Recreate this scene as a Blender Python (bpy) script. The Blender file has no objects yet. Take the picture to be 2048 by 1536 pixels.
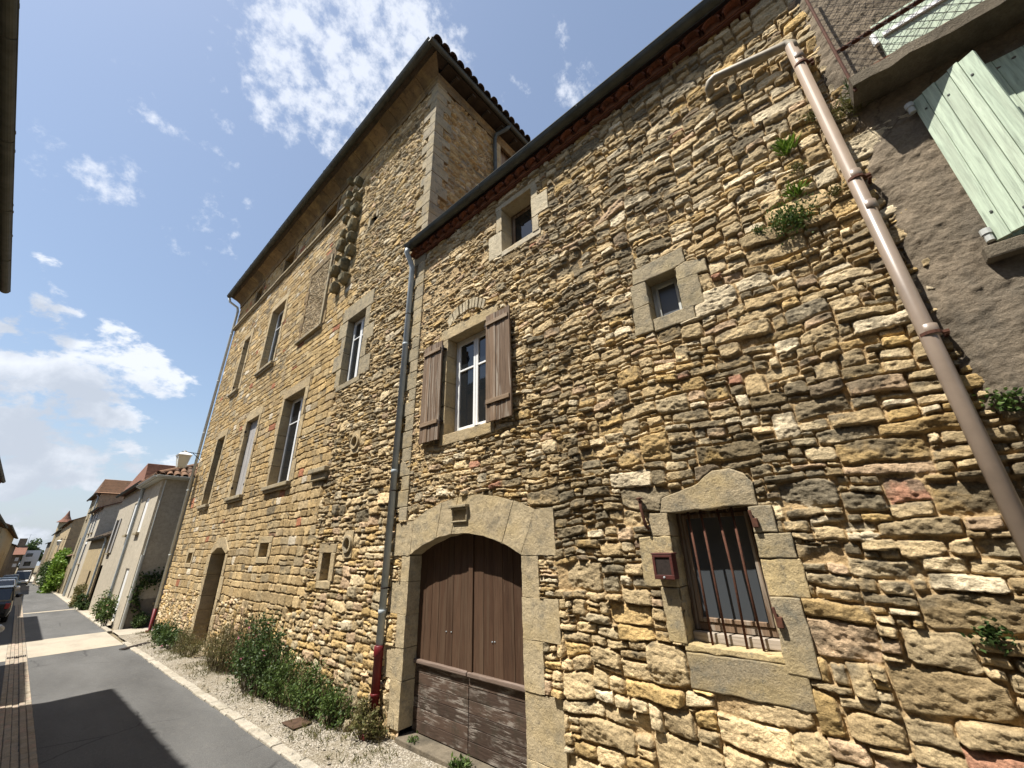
import bpy, bmesh, math, random
import numpy as np
from mathutils import Vector, Matrix

# ------------------------------------------------------------------ camera
D = 3.6                      # metres from the camera to the plane of the street facades
HC = 0.585 * D               # camera height above the ground under it
V1 = (47.0, 1114.0)          # vanishing point of the street
V2 = (974.0, -1178.0)        # vanishing point of the verticals
F = math.sqrt(-((V1[0]-1024)*(V2[0]-1024) + (V1[1]-768)*(V2[1]-768)))
Yh = Vector((V1[0]-1024, V1[1]-768, F)).normalized()
Zh = Vector((V2[0]-1024, V2[1]-768, F)).normalized()
Xh = Yh.cross(Zh).normalized()
sc = bpy.context.scene
col = sc.collection
cam = bpy.data.cameras.new("camera")
camo = bpy.data.objects.new("camera", cam)
col.objects.link(camo)
R3 = Matrix(((Xh[0], -Xh[1], -Xh[2]), (Yh[0], -Yh[1], -Yh[2]), (Zh[0], -Zh[1], -Zh[2])))
camo.matrix_world = Matrix.Translation((0, 0, HC)) @ R3.to_4x4()
cam.sensor_width = 36.0
cam.lens = F / 2048 * 36.0
cam.clip_start = 0.05
cam.clip_end = 4000
sc.camera = camo
# ------------------------------------------------------------------ light
SUN = Vector((-0.236, 0.102, 0.52)).normalized()      # direction towards the sun
ELEV = math.asin(SUN.z)
AZ = math.atan2(SUN.x, SUN.y)
sun = bpy.data.lights.new("sun", 'SUN')
sun.energy = 4.9
sun.angle = math.radians(0.53)
sun.color = (1.0, 0.955, 0.88)
suno = bpy.data.objects.new("sun", sun)
col.objects.link(suno)
suno.rotation_euler = SUN.to_track_quat('Z', 'Y').to_euler()
suno.location = (-10, 5, 30)
sc.view_settings.view_transform = 'Standard'
sc.view_settings.look = 'None'
sc.view_settings.exposure = 1.06
sc.view_settings.gamma = 1.0

def ray(px, py):
    a, b = px-1024, py-768
    return Vector((a*Xh[0]+b*Xh[1]+F*Xh[2], a*Yh[0]+b*Yh[1]+F*Yh[2], a*Zh[0]+b*Zh[1]+F*Zh[2]))
def W(px, py, x=D):
    "photo pixel -> (y, z) on the vertical plane X = x"
    r = ray(px, py); t = x / r.x
    return (r.y*t, r.z*t+HC)
GP = [(-60, .1), (-10, -.50), (0, -.585), (1.5, -.622), (5.2, -.69), (10, -.77), (15, -.845), (25, -1.08), (38, -1.45), (60, -1.9), (120, -2.6)]
def gz(y):
    "ground height along the street"
    v = y / D
    for (a, za), (b, zb) in zip(GP, GP[1:]):
        if v <= b:
            return (za + (zb-za)*(v-a)/(b-a))*D + HC
    return GP[-1][1]*D + HC
def gnd(px, py):
    "photo pixel -> point on the ground"
    r = ray(px, py); lo, hi = 0.0005, 1.0
    f = lambda t: r.z*t + HC - gz(r.y*t)
    for _ in range(60):
        m = (lo+hi)/2
        if f(m) > 0: lo = m
        else: hi = m
    return Vector((r.x*lo, r.y*lo, r.z*lo+HC))
def zat(x, y, py):
    "height on the vertical through (x, y) that is seen at photo row py"
    k = (py-768)/F
    c = (x*Xh[2]+y*Yh[2])*k - (x*Xh[1]+y*Yh[1])
    return c/(Zh[1]-k*Zh[2]) + HC
def skydir(px, py): return ray(px, py).normalized()

# ------------------------------------------------------------------ node helpers
class NT:
    def __init__(s, name):
        s.m = bpy.data.materials.new(name); s.m.use_nodes = True
        s.t = s.m.node_tree; s.t.nodes.clear()
        s.out = s.n('ShaderNodeOutputMaterial'); s.b = s.n('ShaderNodeBsdfPrincipled')
        s.l(s.b.outputs[0], s.out.inputs[0])
        s.b.inputs['Specular IOR Level'].default_value = .25
    def n(s, ty, **k):
        x = s.t.nodes.new(ty)
        for a, v in k.items(): setattr(x, a, v)
        return x
    def l(s, a, b): s.t.links.new(a, b)
    def sv(s, sock, v):
        if hasattr(v, 'links') or isinstance(v, bpy.types.NodeSocket): s.l(v, sock)
        else: sock.default_value = v
    def pos(s):
        g = s.n('ShaderNodeNewGeometry'); return g.outputs['Position']
    def scale(s, vec, v):
        x = s.n('ShaderNodeVectorMath', operation='MULTIPLY'); s.l(vec, x.inputs[0]); x.inputs[1].default_value = v
        return x.outputs[0]
    def noise(s, vec, scale, detail=4, rough=.55, dist=0):
        x = s.n('ShaderNodeTexNoise'); s.l(vec, x.inputs['Vector'])
        x.inputs['Scale'].default_value = scale; x.inputs['Detail'].default_value = detail
        x.inputs['Roughness'].default_value = rough; x.inputs['Distortion'].default_value = dist
        return x.outputs['Fac']
    def voro(s, vec, scale, feature='F1', out='Distance', rnd=1):
        x = s.n('ShaderNodeTexVoronoi', feature=feature); s.l(vec, x.inputs['Vector'])
        x.inputs['Scale'].default_value = scale; x.inputs['Randomness'].default_value = rnd
        return x.outputs[out]
    def ramp(s, fac, stops):
        x = s.n('ShaderNodeValToRGB'); s.l(fac, x.inputs[0]); e = x.color_ramp.elements
        while len(e) < len(stops): e.new(.5)
        for el, (p, c) in zip(e, stops):
            el.position = p; el.color = (c, c, c, 1) if isinstance(c, (int, float)) else (*c, 1)
        return x.outputs[0]
    def mix(s, f, a, b, mode='MIX'):
        x = s.n('ShaderNodeMix', data_type='RGBA', blend_type=mode)
        s.sv(x.inputs[0], f)
        for sk, v in ((x.inputs[6], a), (x.inputs[7], b)):
            if isinstance(v, tuple): sk.default_value = (*v, 1)
            else: s.sv(sk, v)
        return x.outputs[2]
    def math(s, op, a, b=0.0):
        x = s.n('ShaderNodeMath', operation=op); s.sv(x.inputs[0], a); s.sv(x.inputs[1], b)
        return x.outputs[0]
    def island(s):
        g = s.n('ShaderNodeNewGeometry'); return g.outputs['Random Per Island']
    def attr(s, name, out='Color'):
        a = s.n('ShaderNodeAttribute'); a.attribute_name = name; return a.outputs[out]
    def bump(s, h, strength=.5, dist=.01):
        x = s.n('ShaderNodeBump'); s.l(h, x.inputs['Height']); x.inputs['Strength'].default_value = strength
        x.inputs['Distance'].default_value = dist; s.l(x.outputs[0], s.b.inputs['Normal'])
    def fin(s, color, rough=.9, metal=0, spec=None):
        if isinstance(color, tuple): s.b.inputs['Base Color'].default_value = (*color, 1)
        else: s.l(color, s.b.inputs['Base Color'])
        s.sv(s.b.inputs['Roughness'], rough); s.b.inputs['Metallic'].default_value = metal
        if spec is not None: s.b.inputs['Specular IOR Level'].default_value = spec
        return s.m

# ------------------------------------------------------------------ sky
w = bpy.data.worlds.new("World"); sc.world = w; w.use_nodes = True
nt = w.node_tree; nt.nodes.clear()
def wn(ty, **k):
    x = nt.nodes.new(ty)
    for a, v in k.items(): setattr(x, a, v)
    return x
def wl(a, b): nt.links.new(a, b)
def wm(op, a, b=0.0, c=None, clamp=False):
    x = wn('ShaderNodeMath', operation=op, use_clamp=clamp)
    for i, v in enumerate((a, b) if c is None else (a, b, c)):
        if isinstance(v, (int, float)): x.inputs[i].default_value = v
        else: wl(v, x.inputs[i])
    return x.outputs[0]
def wr(v, a, b, lo=0.0, hi=1.0):
    x = wn('ShaderNodeMapRange', interpolation_type='SMOOTHSTEP'); wl(v, x.inputs[0])
    for i, q in zip((1, 2, 3, 4), (a, b, lo, hi)): x.inputs[i].default_value = q
    return x.outputs[0]
def wnoise(vec, scale, detail, rough, dist=0):
    x = wn('ShaderNodeTexNoise'); wl(vec, x.inputs['Vector'])
    for k, v in (('Scale', scale), ('Detail', detail), ('Roughness', rough), ('Distortion', dist)): x.inputs[k].default_value = v
    return x.outputs['Fac']
def wmix(f, a, b):
    x = wn('ShaderNodeMix', data_type='RGBA'); wl(f, x.inputs[0])
    for sk, v in ((x.inputs[6], a), (x.inputs[7], b)):
        if isinstance(v, tuple): sk.default_value = (*v, 1)
        else: wl(v, sk)
    return x.outputs[2]
sky = wn('ShaderNodeTexSky', sky_type='NISHITA', sun_disc=False)
sky.sun_elevation = ELEV; sky.sun_rotation = AZ
sky.altitude = 150; sky.air_density = 1.25; sky.dust_density = 1.3; sky.ozone_density = 1.6
tc = wn('ShaderNodeTexCoord'); dv = tc.outputs['Generated']
sep = wn('ShaderNodeSeparateXYZ'); wl(dv, sep.inputs[0])
hz = wm('ADD', wm('MAXIMUM', sep.outputs[2], 0.0), .22)
cmb = wn('ShaderNodeCombineXYZ'); wl(wm('DIVIDE', sep.outputs[0], hz), cmb.inputs[0]); wl(wm('DIVIDE', sep.outputs[1], hz), cmb.inputs[1])
lay = cmb.outputs[0]
def blob(px, py, r0, r1, amp=1.0):
    c = skydir(px, py)
    x = wn('ShaderNodeVectorMath', operation='DOT_PRODUCT'); wl(dv, x.inputs[0]); x.inputs[1].default_value = c
    return wr(x.outputs['Value'], math.cos(math.radians(r1)), math.cos(math.radians(r0)), 0, amp)
def most(lst):
    a = lst[0]
    for b in lst[1:]: a = wm('MAXIMUM', a, b)
    return a
SKYMUL = (.92, .94, .96)
puffs = most([blob(760, 60, 3, 12.5), blob(650, 60, 2, 9.5, .95), blob(720, 160, 2, 9.5, .98), blob(640, 190, 1, 7.5, .9), blob(560, 130, 1, 7, .72), blob(530, 20, 1, 5, .55), blob(560, 200, 1, 6, .72), blob(860, 60, 0, 5, .6),
              blob(470, 150, 0, 4, .5), blob(420, 240, 0, 4, .42), blob(470, 280, 0, 4, .42), blob(265, 185, 0, 3, .42), blob(140, 335, 0, 4, .6), blob(175, 330, 0, 3, .5), blob(240, 360, 0, 3.4, .6), blob(60, 300, 0, 4, .35),
              blob(410, 480, 0, 5, .5), blob(455, 420, 0, 4, .42), blob(1020, 185, 0, 3.5, .45), blob(1165, 195, 0, 4.5, .52), blob(1140, 90, 0, 4, .36), blob(320, 225, 0, 4, .4)])
n1 = wnoise(dv, 26.0, 9, .62, .0); n2 = wnoise(dv, 9.0, 5, .55, .2)
pd = wm('ADD', puffs, wm('ADD', wm('MULTIPLY', wm('SUBTRACT', n1, .5), 2.7), wm('MULTIPLY', wm('SUBTRACT', n2, .5), 1.3)))
pm = wm('MULTIPLY', wr(pd, .46, 1.2), wr(puffs, 0.02, .3))
cum = most([blob(0, 580, 1, 6.5, .9), blob(50, 570, 0, 4.5, .8), blob(85, 610, 0, 4.5, .8), blob(20, 640, 0, 5, .7),
            blob(60, 760, 2, 6.5, .9), blob(150, 745, 2, 6, .85), blob(240, 720, 1, 6.5, .8), blob(330, 790, 0, 5.5, .72), blob(190, 800, 2, 6, .85), blob(20, 810, 2, 6.5, .85), blob(280, 800, 1, 6, .75),
            blob(40, 925, 2, 5, .95), blob(130, 920, 2, 5, .95), blob(220, 935, 2, 4.5, .95), blob(310, 930, 1, 4, .85), blob(60, 1000, 0, 3.5, .7), blob(160, 985, 1, 4, .85), blob(240, 975, 1, 4, .75), blob(0, 1040, 1, 4, .7), blob(90, 1065, 1, 4, .65),
            blob(-300, 900, 5, 14), blob(-350, 600, 4, 14), blob(-800, 1000, 5, 25, .9)])
wv = wn('ShaderNodeVectorMath', operation='MULTIPLY'); wl(dv, wv.inputs[0]); wv.inputs[1].default_value = (1, 1, 1.7)
n3 = wnoise(wv.outputs[0], 11.0, 10, .60, .15)
cd = wm('ADD', cum, wm('MULTIPLY', wm('SUBTRACT', n3, .5), 2.7))
cm = wm('MULTIPLY', wr(cd, .70, 1.0), wr(cum, .02, .25))
# the bellies of the low clouds are greyer than their tops
bel = most([blob(40, 640, 1, 5, .9), blob(200, 860, 1, 5, .9), blob(380, 840, 0, 4, .6), blob(60, 600, 0, 4, .5), blob(150, 840, 1, 7), blob(30, 850, 1, 7), blob(300, 830, 0, 5, .7), blob(90, 965, 1, 5.5), blob(230, 960, 1, 5, .9), blob(0, 990, 1, 5, .8), blob(120, 1035, 1, 4, .7)])
n4 = wnoise(dv, 11.0, 8, .6, .3)
thick = wr(wm('ADD', bel, wm('MULTIPLY', wm('SUBTRACT', n4, .5), 2.2)), .15, 1.1)
sx = wn('ShaderNodeMix', data_type='RGBA', blend_type='MULTIPLY'); sx.inputs[0].default_value = 1
wl(sky.outputs[0], sx.inputs[6]); sx.inputs[7].default_value = (SKYMUL[0], SKYMUL[1], SKYMUL[2], 1)
pale = wn('ShaderNodeMix', data_type='RGBA'); pale.inputs[0].default_value = .25
wl(sx.outputs[2], pale.inputs[6]); pale.inputs[7].default_value = (3.2, 3.7, 4.6, 1)
hzf = wm('MULTIPLY', wr(sep.outputs[2], .30, -.02), .75)
pale2 = wmix(hzf, pale.outputs[2], (3.5, 3.95, 4.6))
ccol = wmix(thick, (5.9, 6.15, 6.6), (3.7, 4.05, 4.65))
s1 = wmix(wm('MULTIPLY', pm, .84), pale2, (5.7, 6.0, 6.6))
s2 = wmix(wm('MULTIPLY', cm, .92), s1, ccol)
bg = wn('ShaderNodeBackground'); bg.inputs[1].default_value = 0.080
wl(s2, bg.inputs[0])
wo = wn('ShaderNodeOutputWorld'); wl(bg.outputs[0], wo.inputs[0])
# ------------------------------------------------------------------ mesh builder
rnd = random.Random(7)
class MB:
    def __init__(s, raw=False): s.v = []; s.f = []; s.raw = raw
    def add(s, vs, fs):
        o = len(s.v); s.v += [tuple(p) for p in vs]; s.f += [tuple(i+o for i in f) for f in fs]
    def box(s, x0, x1, y0, y1, z0, z1):
        s.add([(x0,y0,z0),(x1,y0,z0),(x1,y1,z0),(x0,y1,z0),(x0,y0,z1),(x1,y0,z1),(x1,y1,z1),(x0,y1,z1)],
              [(0,3,2,1),(4,5,6,7),(0,1,5,4),(1,2,6,5),(2,3,7,6),(3,0,4,7)])
    def obox(s, c, ux, uy, uz, hx, hy, hz):
        c = Vector(c); vs = [c+ux*(a*hx)+uy*(b*hy)+uz*(d*hz) for d in (-1,1) for a, b in ((-1,-1),(1,-1),(1,1),(-1,1))]
        s.add(vs, [(0,3,2,1),(4,5,6,7),(0,1,5,4),(1,2,6,5),(2,3,7,6),(3,0,4,7)])
    def bar(s, a, b, wd, th, up=Vector((0,0,1))):
        a, b = Vector(a), Vector(b); u = (b-a).normalized(); v = u.cross(up).normalized(); q = v.cross(u)
        s.obox((a+b)/2, u, v, q, (b-a).length/2, wd/2, th/2)
    def prism(s, poly, a, b):
        "poly: points in the plane at the front, a/b: functions (p, front?) -> 3-D"
        n = len(poly)
        s.add([a(p) for p in poly]+[b(p) for p in poly],
              [tuple(range(n)), tuple(range(2*n-1, n-1, -1))]+[(i, i+n, (i+1) % n+n, (i+1) % n) for i in range(n)])
    def yz(s, poly, x0, x1): s.prism(poly, lambda p: (x0, p[0], p[1]), lambda p: (x1, p[0], p[1]))
    def xy(s, poly, z0, z1): s.prism(poly, lambda p: (p[0], p[1], z0), lambda p: (p[0], p[1], z1))
    def tube(s, pts, r, n=10, caps=True, rr=None):
        pts = [Vector(p) for p in pts]; rings = []
        t0 = (pts[1]-pts[0]).normalized(); nx = t0.orthogonal().normalized()
        for i, p in enumerate(pts):
            t = ((pts[min(i+1, len(pts)-1)]-p).normalized()+(p-pts[max(i-1, 0)]).normalized())
            t = t.normalized() if t.length > 1e-6 else t0
            nx = (nx-t*nx.dot(t)).normalized(); ny = t.cross(nx); q = rr[i] if rr else r
            rings.append([p+(nx*math.cos(k*2*math.pi/n)+ny*math.sin(k*2*math.pi/n))*q for k in range(n)])
        vs = [v for g in rings for v in g]; fs = []
        for i in range(len(pts)-1):
            for k in range(n): fs.append((i*n+k, i*n+(k+1) % n, (i+1)*n+(k+1) % n, (i+1)*n+k))
        if caps: fs += [tuple(range(n-1, -1, -1)), tuple((len(pts)-1)*n+k for k in range(n))]
        s.add(vs, fs)
    def lathe(s, c, prof, n=14, axis=Vector((0,0,1))):
        c = Vector(c); ax = axis.normalized(); s.tube([c+ax*h for r, h in prof], 1, n, True, [max(r, .0005) for r, h in prof])
    def half(s, a, b, r, up, n=6, th=.012, r2=None):
        "half-round canal tile from a to b, convex towards up"
        a, b = Vector(a), Vector(b); u = (b-a).normalized(); up = (up-u*up.dot(u)).normalized(); sd = u.cross(up)
        vs = []
        for e, q in ((a, r), (b, r2 or r)):
            for rad in (q, q-th):
                for k in range(n+1):
                    t = math.pi*k/n; vs.append(e+sd*(math.cos(t)*rad)+up*(math.sin(t)*rad))
        m = n+1; fs = []
        for k in range(n):
            fs += [(k, k+1, 2*m+k+1, 2*m+k), (m+k, 3*m+k, 3*m+k+1, m+k+1), (k, m+k, m+k+1, k+1), (2*m+k, 2*m+k+1, 3*m+k+1, 3*m+k)]
        s.add(vs, fs)
    def quad(s, a, b, c, d): s.add([a, b, c, d], [(0,1,2,3)])
    def build(s, name, mat, parent=None, bevel=0, smooth=False, seg=2):
        me = bpy.data.meshes.new(name); me.from_pydata(s.v, [], s.f); me.update()
        if len(s.f) < 20000 and not s.raw:
            b_ = bmesh.new(); b_.from_mesh(me); bmesh.ops.recalc_face_normals(b_, faces=b_.faces[:]); b_.to_mesh(me); b_.free()
        return mkobj(name, me, mat, parent, bevel, smooth, seg)
def mkobj(name, me, mat, parent=None, bevel=0, smooth=False, seg=2):
    o = bpy.data.objects.new(name, me); col.objects.link(o)
    if mat: me.materials.append(mat)
    if parent is not None:
        o.parent = parent
        if parent.type == 'EMPTY' and parent.parent is None: o.location = -parent.location
    if smooth: me.shade_smooth()
    if bevel:
        b = o.modifiers.new("bevel", 'BEVEL'); b.width = bevel; b.segments = seg; b.limit_method = 'ANGLE'; b.angle_limit = math.radians(40)
        b.harden_normals = False
    return o
def thing(name, label, cat, loc, group=None):
    o = bpy.data.objects.new(name, None); col.objects.link(o); o.location = loc; o.empty_display_size = .2
    o["label"] = label; o["category"] = cat
    if group: o["group"] = group
    return o
def tag(o, label, cat, group=None):
    o["label"] = label; o["category"] = cat
    if group: o["group"] = group
    return o
def struct(o, kind="structure"): o["kind"] = kind; return o

# ------------------------------------------------------------------ materials
def m_stone(name, tint=(1,1,1), bump=.8):
    s = NT(name); p = s.pos(); c = s.attr('col')
    n = s.noise(p, 75, 6, .7); n2 = s.noise(p, 14, 5, .6)
    c = s.mix(1, c, s.ramp(n, [(.3, .55), (.5, 1.0), (.72, 1.3)]), 'MULTIPLY')
    c = s.mix(1, c, s.ramp(n2, [(.3, .80), (.55, 1.0), (.75, 1.12)]), 'MULTIPLY')
    sp = s.ramp(s.noise(p, 120, 2, .5), [(.70, 0), (.78, 1)])
    c = s.mix(s.math('MULTIPLY', sp, .35), c, (.55, .53, .46))
    if tint != (1,1,1): c = s.mix(1, c, tint, 'MULTIPLY')
    h = s.math('ADD', s.noise(p, 48, 9, .76), s.math('MULTIPLY', s.voro(s.scale(p, (1, 1, 1.5)), 60), .25))
    s.bump(h, bump, .016)
    return s.fin(c, .95, spec=.12)
def m_dressed(name, cols, lich=(.13,.125,.10), lam=.45, bump=.95, sc=1.0, ycol=(.40, .29, .13)):
    s = NT(name); p = s.pos()
    c = s.ramp(s.island(), [(i/(len(cols)-1), k) for i, k in enumerate(cols)])
    n = s.noise(p, 7*sc, 9, .68); f = s.noise(p, 70, 4, .6)
    c = s.mix(s.ramp(n, [(.51, 0), (.66, lam)]), c, lich)
    c = s.mix(1, c, s.ramp(f, [(.25, .72), (.5, 1), (.8, 1.18)]), 'MULTIPLY')
    c = s.mix(1, c, s.ramp(s.noise(p, 3.1*sc, 4, .6), [(.3, .82), (.7, 1.14)]), 'MULTIPLY')
    yel = s.ramp(s.noise(s.scale(p, (1,1,1.6)), 2.4*sc, 3), [(.5, 0), (.68, .38)])
    c = s.mix(yel, c, ycol)
    c = s.mix(s.ramp(s.noise(p, 26*sc, 7, .72), [(.54, 0), (.66, lam*.75)]), c, lich)
    c = s.mix(s.ramp(s.noise(p, 150, 2), [(.68, 0), (.74, .35)]), c, (.55, .53, .46))
    s.bump(s.math('ADD', s.noise(p, 50, 8, .72), s.math('MULTIPLY', s.noise(p, 10, 4), 1.6)), bump, .012)
    return s.fin(c, .93, spec=.12)
def m_flat(name, c, rough=.6, metal=0, var=.25, bump=.15, sc=20, spec=.25, stretch=(1,1,1), dirt=None):
    s = NT(name); p = s.scale(s.pos(), stretch)
    n = s.noise(p, sc, 6, .6)
    k = s.mix(1, c, s.ramp(n, [(.25, 1-var), (.5, 1), (.8, 1+var*.7)]), 'MULTIPLY')
    if dirt: k = s.mix(s.ramp(s.noise(p, sc*.28, 6, .65), [(.5, 0), (.7, .75)]), k, dirt)
    if bump: s.bump(s.noise(p, sc*3, 5, .6), bump, .006)
    return s.fin(k, rough, metal, spec)
def m_wood(name, cols, along='z', worn=None, wam=.5, rough=.75, bump=.5, k=.06, fine=False):
    s = NT(name); st = {'z': (1,1,k), 'y': (1,k,1)}[along]; P = s.pos(); p = s.scale(P, st)
    isl = s.island()
    off = s.n('ShaderNodeVectorMath', operation='ADD'); s.l(p, off.inputs[0])
    cb = s.n('ShaderNodeCombineXYZ'); s.l(s.math('MULTIPLY', isl, 7.3), cb.inputs[0]); s.l(cb.outputs[0], off.inputs[1]); p = off.outputs[0]
    c = s.ramp(isl, [(i/(len(cols)-1), k) for i, k in enumerate(cols)])
    g = s.noise(p, 55, 6, .65, .6); g2 = s.noise(p, 14, 5, .6, 1.2)
    c = s.mix(1, c, s.ramp(g, [(.25, .55), (.5, 1), (.8, 1.35)]), 'MULTIPLY')
    if fine:
        fl = s.noise(p, 34, 9, .75, .4); big = s.noise(s.scale(P, (1, 1, 1.6)), 3.2, 3)
        c = s.mix(s.math('MULTIPLY', s.ramp(fl, [(.50, 0), (.54, wam)]), s.ramp(big, [(.42, 0), (.58, 1)])), c, worn)
        c = s.mix(s.ramp(s.noise(P, 5, 6, .7), [(.5, 0), (.68, .6)]), c, (.03, .028, .018))
    elif worn:
        c = s.mix(s.ramp(g2, [(.5, 0), (.62, wam)]), c, worn)
        c = s.mix(s.ramp(s.noise(p, 24, 6, .7), [(.62, 0), (.68, wam)]), c, worn)
    s.bump(g, bump, .006)
    return s.fin(c, rough, spec=.2)
def m_leaf(name, a, b, c=None):
    s = NT(name); k = s.ramp(s.island(), [(0, a), (.55, b), (1, c or b)])
    tr = s.n('ShaderNodeBsdfTranslucent'); s.l(k, tr.inputs[0])
    mx = s.n('ShaderNodeMixShader'); mx.inputs[0].default_value = .28
    s.fin(k, .55, spec=.3); s.l(s.b.outputs[0], mx.inputs[1]); s.l(tr.outputs[0], mx.inputs[2]); s.l(mx.outputs[0], s.out.inputs[0])
    return s.m
def m_tile(name, cols, moss=(.05,.05,.03)):
    s = NT(name); p = s.pos(); c = s.ramp(s.island(), [(i/(len(cols)-1), k) for i, k in enumerate(cols)])
    c = s.mix(1, c, s.ramp(s.noise(p, 30, 5, .6), [(.25, .6), (.5, 1), (.8, 1.3)]), 'MULTIPLY')
    c = s.mix(s.ramp(s.noise(p, 5, 6, .65), [(.5, 0), (.66, .8)]), c, moss)
    s.bump(s.noise(p, 60, 4), .3, .006)
    return s.fin(c, .9, spec=.1)
def m_render(name, c, stain, sc=1.0, bump=.5, sam=.6):
    s = NT(name); p = s.pos()
    k = s.mix(1, c, s.ramp(s.noise(p, 60*sc, 4, .6), [(.25, .75), (.5, 1), (.8, 1.2)]), 'MULTIPLY')
    k = s.mix(s.ramp(s.noise(p, 1.6*sc, 7, .62), [(.45, 0), (.7, sam)]), k, stain)
    k = s.mix(1, k, s.ramp(s.noise(p, 8*sc, 6, .7), [(.3, .78), (.5, 1), (.72, 1.18)]), 'MULTIPLY')
    crk = s.voro(s.mix(.12, p, s.noise(p, 4, 4)), .9, 'DISTANCE_TO_EDGE')
    k = s.mix(s.math('MULTIPLY', s.ramp(crk, [(.0, .7), (.006, 0)]), s.ramp(s.noise(p, .7, 2), [(.5, 0), (.56, 1)])), k, tuple(v*.35 for v in c))
    k = s.mix(s.ramp(s.noise(s.scale(p, (4,4,.35)), 1.5*sc, 5, .6), [(.52, 0), (.75, sam*.6)]), k, stain)
    s.bump(s.math('ADD', s.noise(p, 45*sc, 7, .7), s.noise(p, 11*sc, 4, .6)), bump, .014)
    return s.fin(k, .95, spec=.1)
def m_glass(name, c=(.012,.014,.016)):
    s = NT(name); n = s.noise(s.pos(), 1.1, 2)
    s.bump(n, .04, .02)
    return s.fin(c, .03, spec=.75)
M = {}
M['stone'] = m_stone('rubble_stone', (1.01, .955, .86))
M['dress_grey'] = m_dressed('grey_dressed_stone', [(.27,.225,.15), (.35,.29,.19), (.31,.255,.165)], lam=.7, ycol=(.38,.30,.155))
M['dress_gold'] = m_dressed('golden_dressed_stone', [(.35,.27,.16), (.42,.33,.195), (.38,.30,.185)], lam=.42)
M['dress_pale'] = m_dressed('pale_dressed_stone', [(.47,.41,.30), (.42,.35,.23), (.50,.43,.30)], lam=.25)
M['dress_door'] = m_dressed('door_arch_stone', [(.38,.305,.19), (.44,.355,.22), (.35,.28,.175)], lam=.55, ycol=(.44,.33,.16))
M['dress_mix'] = m_dressed('weathered_window_stone', [(.20,.175,.125), (.42,.33,.20), (.26,.22,.15), (.46,.355,.19), (.24,.20,.135), (.42,.31,.155)], lam=.75, ycol=(.45,.33,.14))
M['cornice'] = m_dressed('cornice_stone', [(.15,.11,.062), (.24,.165,.085), (.13,.10,.062), (.20,.135,.068)], lam=.75, lich=(.07,.06,.045))
M['dark_stone'] = m_dressed('mossy_stone', [(.16,.135,.075), (.21,.175,.10), (.13,.115,.07)], lich=(.045,.045,.032), lam=.8, bump=.8)
M['glass'] = m_glass('window_glass')
M['dim_glass'] = m_glass('dusty_glass', (.05,.056,.062)); M['dim_glass'].node_tree.nodes['Principled BSDF'].inputs['Roughness'].default_value = .35
M['white'] = m_flat('white_paint', (.72,.72,.70), .45, var=.08, bump=.05)
M['greywood'] = m_wood('grey_shutter_wood', [(.30,.285,.27), (.34,.325,.305)], worn=(.38,.36,.33), wam=.3)
M['oldwood'] = m_wood('weathered_brown_wood', [(.135,.088,.054), (.185,.122,.076), (.115,.075,.047)], worn=(.36,.315,.255), wam=.6)
M['batten'] = m_wood('weathered_batten', [(.17,.11,.07), (.21,.145,.09)], 'y', worn=(.33,.27,.2), wam=.5)
M['door'] = m_wood('brown_door_wood', [(.064,.035,.021), (.080,.046,.028), (.055,.030,.018)], worn=(.105,.072,.046), wam=.4, bump=.25, rough=.6)
M['door_low'] = m_wood('peeling_door_wood', [(.055,.036,.026), (.08,.052,.037), (.045,.03,.022)], 'y', worn=(.30,.265,.225), wam=.7, k=.10, fine=True)
M['rail'] = m_wood('door_rail_wood', [(.125,.09,.07), (.145,.105,.08)], 'y', worn=(.28,.22,.19), wam=.5)
M['greywhite'] = m_wood('worn_sill_wood', [(.34,.29,.23), (.40,.34,.28)], 'y', worn=(.18,.14,.10), wam=.5)
M['greenwood'] = m_wood('pale_green_painted_boards', [(.40,.48,.365), (.46,.535,.41), (.425,.505,.385)], worn=(.34,.38,.29), wam=.4, rough=.65, bump=.5)
M['zinc'] = m_flat('zinc', (.36,.40,.415), .5, 0, var=.25, sc=6, dirt=(.42,.45,.45))
M['quoin'] = m_dressed('grey_quoin_stone', [(.25,.21,.145), (.33,.275,.185), (.28,.235,.155), (.38,.31,.20)], lam=.7, bump=.8)
M['zincdark'] = m_flat('dark_zinc', (.075,.080,.072), .6, .2, var=.4, sc=5, dirt=(.045,.05,.042))
M['red'] = m_flat('dark_red_paint', (.115,.012,.014), .45, 0, var=.25, sc=12)
M['paleplastic'] = m_flat('pale_pipe', (.46,.47,.44), .5, 0, var=.15, sc=8)
M['brownpvc'] = m_flat('brown_plastic', (.235,.18,.135), .36, 0, var=.18, sc=5, bump=.06, spec=.5, dirt=(.175,.135,.10))
M['beigepvc'] = m_flat('weathered_beige_plastic', (.30,.255,.185), .5, 0, var=.35, sc=9, dirt=(.13,.12,.085))
M['iron'] = m_flat('rusty_iron', (.095,.040,.024), .85, .1, var=.45, sc=40, dirt=(.05,.025,.018))
M['darkiron'] = m_flat('dark_iron', (.035,.026,.022), .7, .3, var=.4, sc=40)
M['mailbox'] = m_flat('dark_red_wood', (.080,.026,.021), .45, 0, var=.4, sc=14, dirt=(.055,.022,.018))
M['terracotta'] = m_tile('terracotta', [(.155,.062,.040), (.21,.082,.048), (.12,.050,.034)], moss=(.08,.042,.03))
M['darktile'] = m_tile('old_dark_tile', [(.075,.06,.045), (.10,.075,.055), (.055,.048,.038)], moss=(.035,.036,.026))
M['browntile'] = m_tile('old_brown_tile', [(.14,.085,.055), (.20,.115,.07), (.11,.07,.05), (.25,.14,.08)], moss=(.075,.06,.042))
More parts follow.
